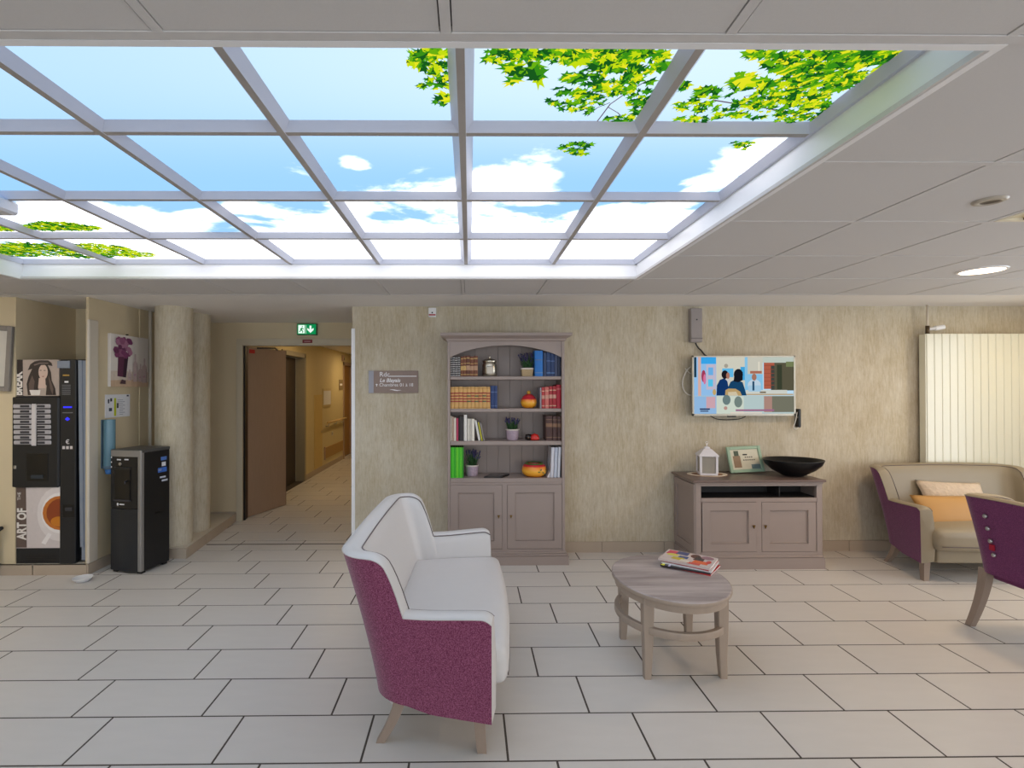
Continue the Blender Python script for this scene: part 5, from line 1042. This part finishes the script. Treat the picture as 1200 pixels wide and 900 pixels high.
# black walking frame at the left edge
q = P(-3, 676, 'z', 0); wk = root('rollator', (q.x-.2, q.y-.0, 0), 'black wheeled walking frame cut off at the left edge', 'walker')
wx, wy = q.x, q.y
for dx, dy in ((-.01, 0), (-.46, 0)):
    b_ = NB(); tube(b_, [(wx+dx, wy+dy, .07), (wx+dx, wy+dy, .30), (wx+dx-.01, wy+dy+.0, .36)], .014, 10); obj('leg', b_, M_BLACK, wk, True)
    b_ = NB(); tube(b_, [(wx+dx-.03, wy+dy, .345), (wx+dx+.025, wy+dy-.005, .385), (wx+dx+.05, wy+dy-.005, .395)], [.016, .02, .014], 10); obj('handle', b_, M_BLACK, wk, True)
    b_ = NB(); lathe(b_, (0, 0, 0), [(.0, -.012), (.05, -.012), (.056, -.006), (.056, .006), (.05, .012), (0, .012)], 20); bmesh.ops.transform(b_, matrix=Matrix.Translation((wx+dx-.012, wy+dy, .056)) @ Matrix.Rotation(R(90), 4, 'Y'), verts=b_.verts); obj('wheel', b_, M_GREYPL, wk, 40)
b_ = NB(); tube(b_, [(wx-.01, wy, .2), (wx-.46, wy, .2)], .012, 8); obj('crossbar', b_, M_BLACK, wk, True)

# ================================================================== CORRIDOR
d1 = root('door_1', (-2.50, 6.25, 0), 'brown wooden fire door standing open into the corridor', 'door', kind='structure')
h0, h1 = Vector((-2.592, 5.955)), Vector((-2.376, 6.585)); dr = (h1-h0).normalized(); nr = Vector((-dr.y, dr.x))
def dpr(s0, s1, n0, n1, z0_, z1_, mm, name, par=d1):
    b_ = NB(); pts = [h0+dr*s+nr*n for s, n in ((s0, n0), (s1, n0), (s1, n1), (s0, n1))]; prism(b_, [(p_.x, p_.y, z0_) for p_ in pts], (0, 0, z1_-z0_)); return obj(name, b_, mm, par)
L_ = (h1-h0).length
lf_ = dpr(.0, L_, .0, .042, .008, 1.995, M_DOOR, 'door_leaf'); dpr(-.004, 0, -.001, .043, .008, 1.995, M_EDGE, 'door_edge', lf_); dpr(L_, L_+.004, -.001, .043, .008, 1.995, M_EDGE, 'door_edge', lf_)
dpr(.02, .11, -.0025, 0, 1.925, 1.97, mat('sticker_red', (190, 30, 34), .5), 'red_sticker', lf_)
b_ = NB(); tube(b_, [(-2.50, 5.99, 1.985), (-2.30, 6.02, 1.985), (-2.38, 6.3, 1.985)], .010, 6); obj('door_closer', b_, M_BLACK, d1)
tr = struct('trim_7', B(-2.655, -2.585, DY-.02, DY-.001, 0, 2.009), M_FRAMEP, 'beige door frame of the corridor doorway')
obj('jamb_lining', B(-2.600, -2.588, DY, DY+.12, 0, 2.01), M_EDGE, tr); obj('head_frame', B(-2.655, -1.08, DY-.02, DY-.001, 2.01, 2.078), M_FRAMEP, tr); obj('head_lining', B(-2.6, -1.2, DY, DY+.12, 2.0, 2.012), M_FRAMEP, tr); obj('jamb_stop', B(-2.588, -2.574, DY+.02, DY+.05, 0, 2.0), M_BLACK, tr)
# side room doorway on the corridor wall
def side_frame(y0, y1, n, lb, mm):
    t_ = root('trim_%d' % n, (-2.69, (y0+y1)/2, 0), lb, 'trim', kind='structure')
    for a in ((y0-.0, y0+.07, 0, 2.05), (y1-.07, y1, 0, 2.05)): obj('jamb', B(-2.852, -2.672, a[0], a[1], a[2], a[3]), mm, t_)
    obj('head', B(-2.852, -2.672, y0, y1, 2.0, 2.07), mm, t_); return t_
side_frame(7.28, 8.32, 8, 'beige frame of the dark side doorway in the corridor', mat('frame_greygreen', (150, 140, 118), .5))
d2 = root('door_2', (-2.80, 7.5, 0), 'dark door inside the side doorway', 'door', kind='structure'); obj('door_leaf', B(-2.845, -2.805, 7.36, 8.2, .01, 1.99), mat('dark_door', (58, 48, 44), .5), d2)
side_frame(10.8, 11.75, 9, 'brown frame of the far corridor door', M_DOOR)
d3 = root('door_3', (-2.78, 11.27, 0), 'tan door at the far end of the corridor', 'door', kind='structure'); obj('door_leaf', B(-2.80, -2.76, 10.87, 11.68, .01, 2.0), mat('tan_door', (170, 128, 72), .5), d3)
XW = -2.69
hr = root('handrail', (XW+.04, 10.2, .82), 'wooden handrail along the corridor wall', 'handrail')
b_ = NB(); tube(b_, [(XW+.07, 9.40, .87), (XW+.07, 10.78, .87)], .022, 10); obj('rail', b_, mat('rail_wood', (206, 176, 120), .4), hr, True)
for y in (9.5, 10.05, 10.6): b_ = NB(); tube(b_, [(XW, y, .80), (XW+.05, y, .80), (XW+.07, y, .85)], .009, 6); obj('bracket', b_, M_METAL, hr, True)
nf = root('framed_notice', (XW+.01, 9.53, 1.16), 'framed white notice on the corridor wall', 'notice'); obj('frame', B(XW+.001, XW+.02, 9.27, 9.82, 1.16, 1.50), mat('notice_frame', (196, 176, 130), .5), nf); obj('paper', B(XW+.018, XW+.022, 9.31, 9.78, 1.20, 1.46), mat('paper_white', (222, 222, 226), .6), nf)
np2 = root('room_plaque', (XW+.01, 10.6, 1.47), 'small grey room plaque beside the far corridor door', 'plaque'); obj('plate', B(XW+.001, XW+.014, 10.46, 10.74, 1.47, 1.68), mat('plaque_grey', (150, 130, 96), .5), np2); obj('plaque_text', B(XW+.013, XW+.0155, 10.5, 10.7, 1.56, 1.60), M_LET, np2)
hp = root('access_hatch', (XW+.005, 9.03, .10), 'tall painted access hatch flush with the corridor wall', 'hatch'); obj('hatch_panel', B(XW+.001, XW+.010, 8.80, 9.26, .10, 1.39), mat('hatch_paint', (204, 178, 116), .6), hp); obj('hatch_lock', B(XW+.009, XW+.014, 9.20, 9.22, .7, .74), M_METAL, hp)
bg_ = root('wall_bumper', (XW+.01, 10.1, .22), 'brown protective board low on the corridor wall', 'bumper'); obj('board', B(XW+.001, XW+.016, 9.42, 10.74, .20, .40), mat('bumper_tan', (176, 140, 84), .6), bg_); obj('end_cap', B(XW+.001, XW+.02, 9.40, 9.43, .18, .42), M_DOOR, bg_)
sk = root('wall_socket', (XW+.005, 9.95, .58), 'white wall socket under the handrail', 'socket'); obj('plate', B(XW+.001, XW+.010, 9.9, 10.0, .58, .66, bev=.002), M_TRIM, sk); obj('outlet', B(XW+.009, XW+.012, 9.93, 9.97, .60, .64), M_GREYPL, sk)
ds = root('door_detector', (XW+.03, 10.72, 2.10), 'small brown detector high on the corridor wall', 'detector'); obj('body', B(XW+.001, XW+.05, 10.68, 10.76, 2.08, 2.2, bev=.005), M_DOOR, ds); obj('lens', B(XW+.05, XW+.053, 10.70, 10.74, 2.10, 2.14), M_BLACK, ds)
# emergency exit sign
q0, q1 = P(348.5, 380, 'y', DY-.05), P(370, 391.5, 'y', DY-.05)
ex = root('exit_sign', ((q0.x+q1.x)/2, DY-.03, q1.z), 'green emergency exit sign with running man and down arrow above the doorway', 'sign')
obj('housing', B(q0.x-.008, q1.x+.008, DY-.046, DY, q1.z-.008, q0.z+.010, bev=.003), mat('sign_dark_green', (40, 110, 70), .5), ex)
ey = DY-.047; obj('face', B(q0.x, q1.x, ey-.001, ey+.002, q1.z, q0.z), emis('exit_green', (14, 140, 80), .8), ex)
M_EXW = emis('exit_white', (226, 250, 236), .9); ew, eh = q1.x-q0.x, q0.z-q1.z
def EX(name, pts, mm=M_EXW, l=1): b_ = NB(); poly(b_, [(q0.x+ew*u, ey-.001-.0004*l, q1.z+eh*v) for u, v in pts]); obj(name, b_, mm, ex)
EX('door_symbol', [(.05, .08), (.40, .08), (.40, .92), (.05, .92)])
G_ = emis('exit_green', (14, 140, 80), .8)
EX('running_man', [(.14, .5), (.22, .66), (.30, .62), (.36, .5), (.33, .46), (.28, .54), (.25, .42), (.32, .3), (.30, .12), (.26, .12), (.27, .28), (.2, .36), (.13, .2), (.08, .22), (.16, .42), (.2, .54), (.17, .46)], G_, 2); EX('running_man_head', [(.265+.028*math.cos(i*.8), .76+.07*math.sin(i*.8)) for i in range(8)], G_, 2)
EX('down_arrow', [(.66, .86), (.76, .86), (.76, .48), (.88, .62), (.88, .42), (.71, .12), (.54, .42), (.54, .62), (.66, .48)]); EX('divider', [(.46, .06), (.475, .06), (.475, .94), (.46, .94)])
q0, q1 = P(354.5, 398, 'y', DY-.022), P(366, 402, 'y', DY-.022); rs = root('red_door_plate', ((q0.x+q1.x)/2, DY-.021, q1.z), 'small dark red plate on the door head under the exit sign', 'sign'); obj('plate', B(q0.x, q1.x, DY-.024, DY-.0205, q1.z, q0.z), mat('plate_red', (120, 20, 26), .5), rs); obj('plate_text', B(q0.x+.02, q1.x-.02, DY-.0248, DY-.0238, q1.z+.014, q1.z+.022), mat('plate_ink', (200, 150, 150), .5), rs)

# ================================================================== CEILING FITTINGS
def downlight(x, y, label, rgb, power, rad=.11, lit=True, em=6):
    r = root('downlight', (x, y, CEIL-.006), label, 'ceiling light', 'round ceiling lights')
    b_ = NB(); lathe(b_, (x, y, CEIL), [(rad, -.001), (rad, -.008), (rad+.012, -.006), (rad+.016, .0), (rad+.016, .001)], 32); obj('trim_ring', b_, M_WHITE, r, True)
    b_ = NB(); lathe(b_, (x, y, CEIL), [(0, -.0055), (rad, -.0055), (rad, -.001), (0, -.001)], 32); obj('diffuser', b_, emis('lamp_%d_%d_%d_%.1f' % (*rgb, em), rgb, em), r)
    ld = bpy.data.lights.new('lamp', 'AREA'); ld.shape = 'DISK'; ld.size = rad*1.9; ld.energy = power; ld.color = lin(rgb); lo = bpy.data.objects.new('lamp', ld); COL.objects.link(lo); lo.parent = r; lo.location = (0, 0, -.004)
    return r
q = P(1150, 317, 'z', CEIL)
downlight(3.285, 3.21, 'lit round recessed ceiling light near the far sofa', (255, 222, 184), 10)
downlight(3.285, .81, 'unseen round ceiling light added above the right of the viewer', (255, 222, 184), 10)  # fill lamp added out of view
downlight(3.285, -1.6, 'unseen round ceiling light added behind the viewer on the right', (255, 222, 184), 10)  # another unseen lamp, added for overall brightness
downlight(4.8, 3.7, 'round ceiling light added above the radiator, outside the picture', (255, 226, 176), 6)  # lamp added beyond the right edge for brightness
downlight(-1.95, 7.5, 'round ceiling light in the near part of the corridor', (255, 222, 172), 7, .09)
downlight(-1.95, 10.4, 'round ceiling light in the far part of the corridor', (255, 222, 172), 7.5, .09)
downlight(-4.05, 3.0, 'round ceiling light added outside the picture near the vending machine', (255, 244, 230), 8)  # unseen lamp added to brighten the alcove side
downlight(-4.05, .6, 'round ceiling light added outside the picture on the left', (255, 244, 230), 8)  # second unseen fill lamp added on the left
q = P(1160, 235, 'z', CEIL); sp_ = root('ceiling_speaker', (q.x, q.y, CEIL-.01), 'small round unlit recessed spot in the ceiling', 'ceiling spot')
b_ = NB(); lathe(b_, (q.x, q.y, CEIL), [(.030, -.004), (.036, -.010), (.052, -.006), (.056, .0005)], 28); obj('trim_ring', b_, mat('spot_ring', (176, 168, 156), .3), sp_, True)
b_ = NB(); lathe(b_, (q.x, q.y, CEIL), [(0, -.001), (.018, -.002), (.031, -.005)], 24); obj('lens', b_, mat('spot_dark', (84, 76, 66), .3), sp_, True)
lt = root('louvre_light', (2.652, 1.97, CEIL), 'square recessed louvre light fitting in the right of the ceiling', 'ceiling light')
lx0, lx1, ly0, ly1 = 2.366, 2.938, 1.684, 2.256
b_ = NB()
for a in ((lx0, lx0+.02, ly0, ly1), (lx1-.02, lx1, ly0, ly1), (lx0+.02, lx1-.02, ly0, ly0+.02), (lx0+.02, lx1-.02, ly1-.02, ly1)): box(b_, *a, CEIL-.002, CEIL+.013)
obj('frame', b_, mat('louvre_frame', (226, 218, 196), .4), lt)
obj('reflector', B(lx0+.02, lx1-.02, ly0+.02, ly1-.02, CEIL+.010, CEIL+.0135), mat('louvre_cream', (226, 212, 176), .35), lt)
for i in range(4): x = lx0+.11+i*.116; obj('louvre_slat', B(x, x+.01, ly0+.02, ly1-.02, CEIL-.001, CEIL+.010), mat('louvre_dark', (120, 104, 80), .4), lt)
for i in range(9): y = ly0+.06+i*.056; obj('louvre_slat', B(lx0+.10, lx1-.10, y, y+.003, CEIL+.0, CEIL+.010), mat('louvre_dark', (120, 104, 80), .4), lt)
sx0 = P(7, 245, 'y', 2.80).x; sd = root('ceiling_sensor', (sx0-.06, 2.80, 2.325), 'white sensor box with two dark lenses hanging under the sky ceiling at left', 'sensor')
sb = P(13, 234, 'z', BZ); bx_, by_ = sb.x-.10, sb.y
obj('housing', B(bx_-.08, bx_+.095, by_-.06, by_+.05, BZ-.058, BZ+.002, bev=.010), mat('sensor_white', (214, 214, 220), .4), sd)
for dx in (-.04, .025): obj('lens', B(bx_+dx, bx_+dx+.05, by_-.064, by_-.058, BZ-.048, BZ-.024, bev=.002), M_BLACK, sd)
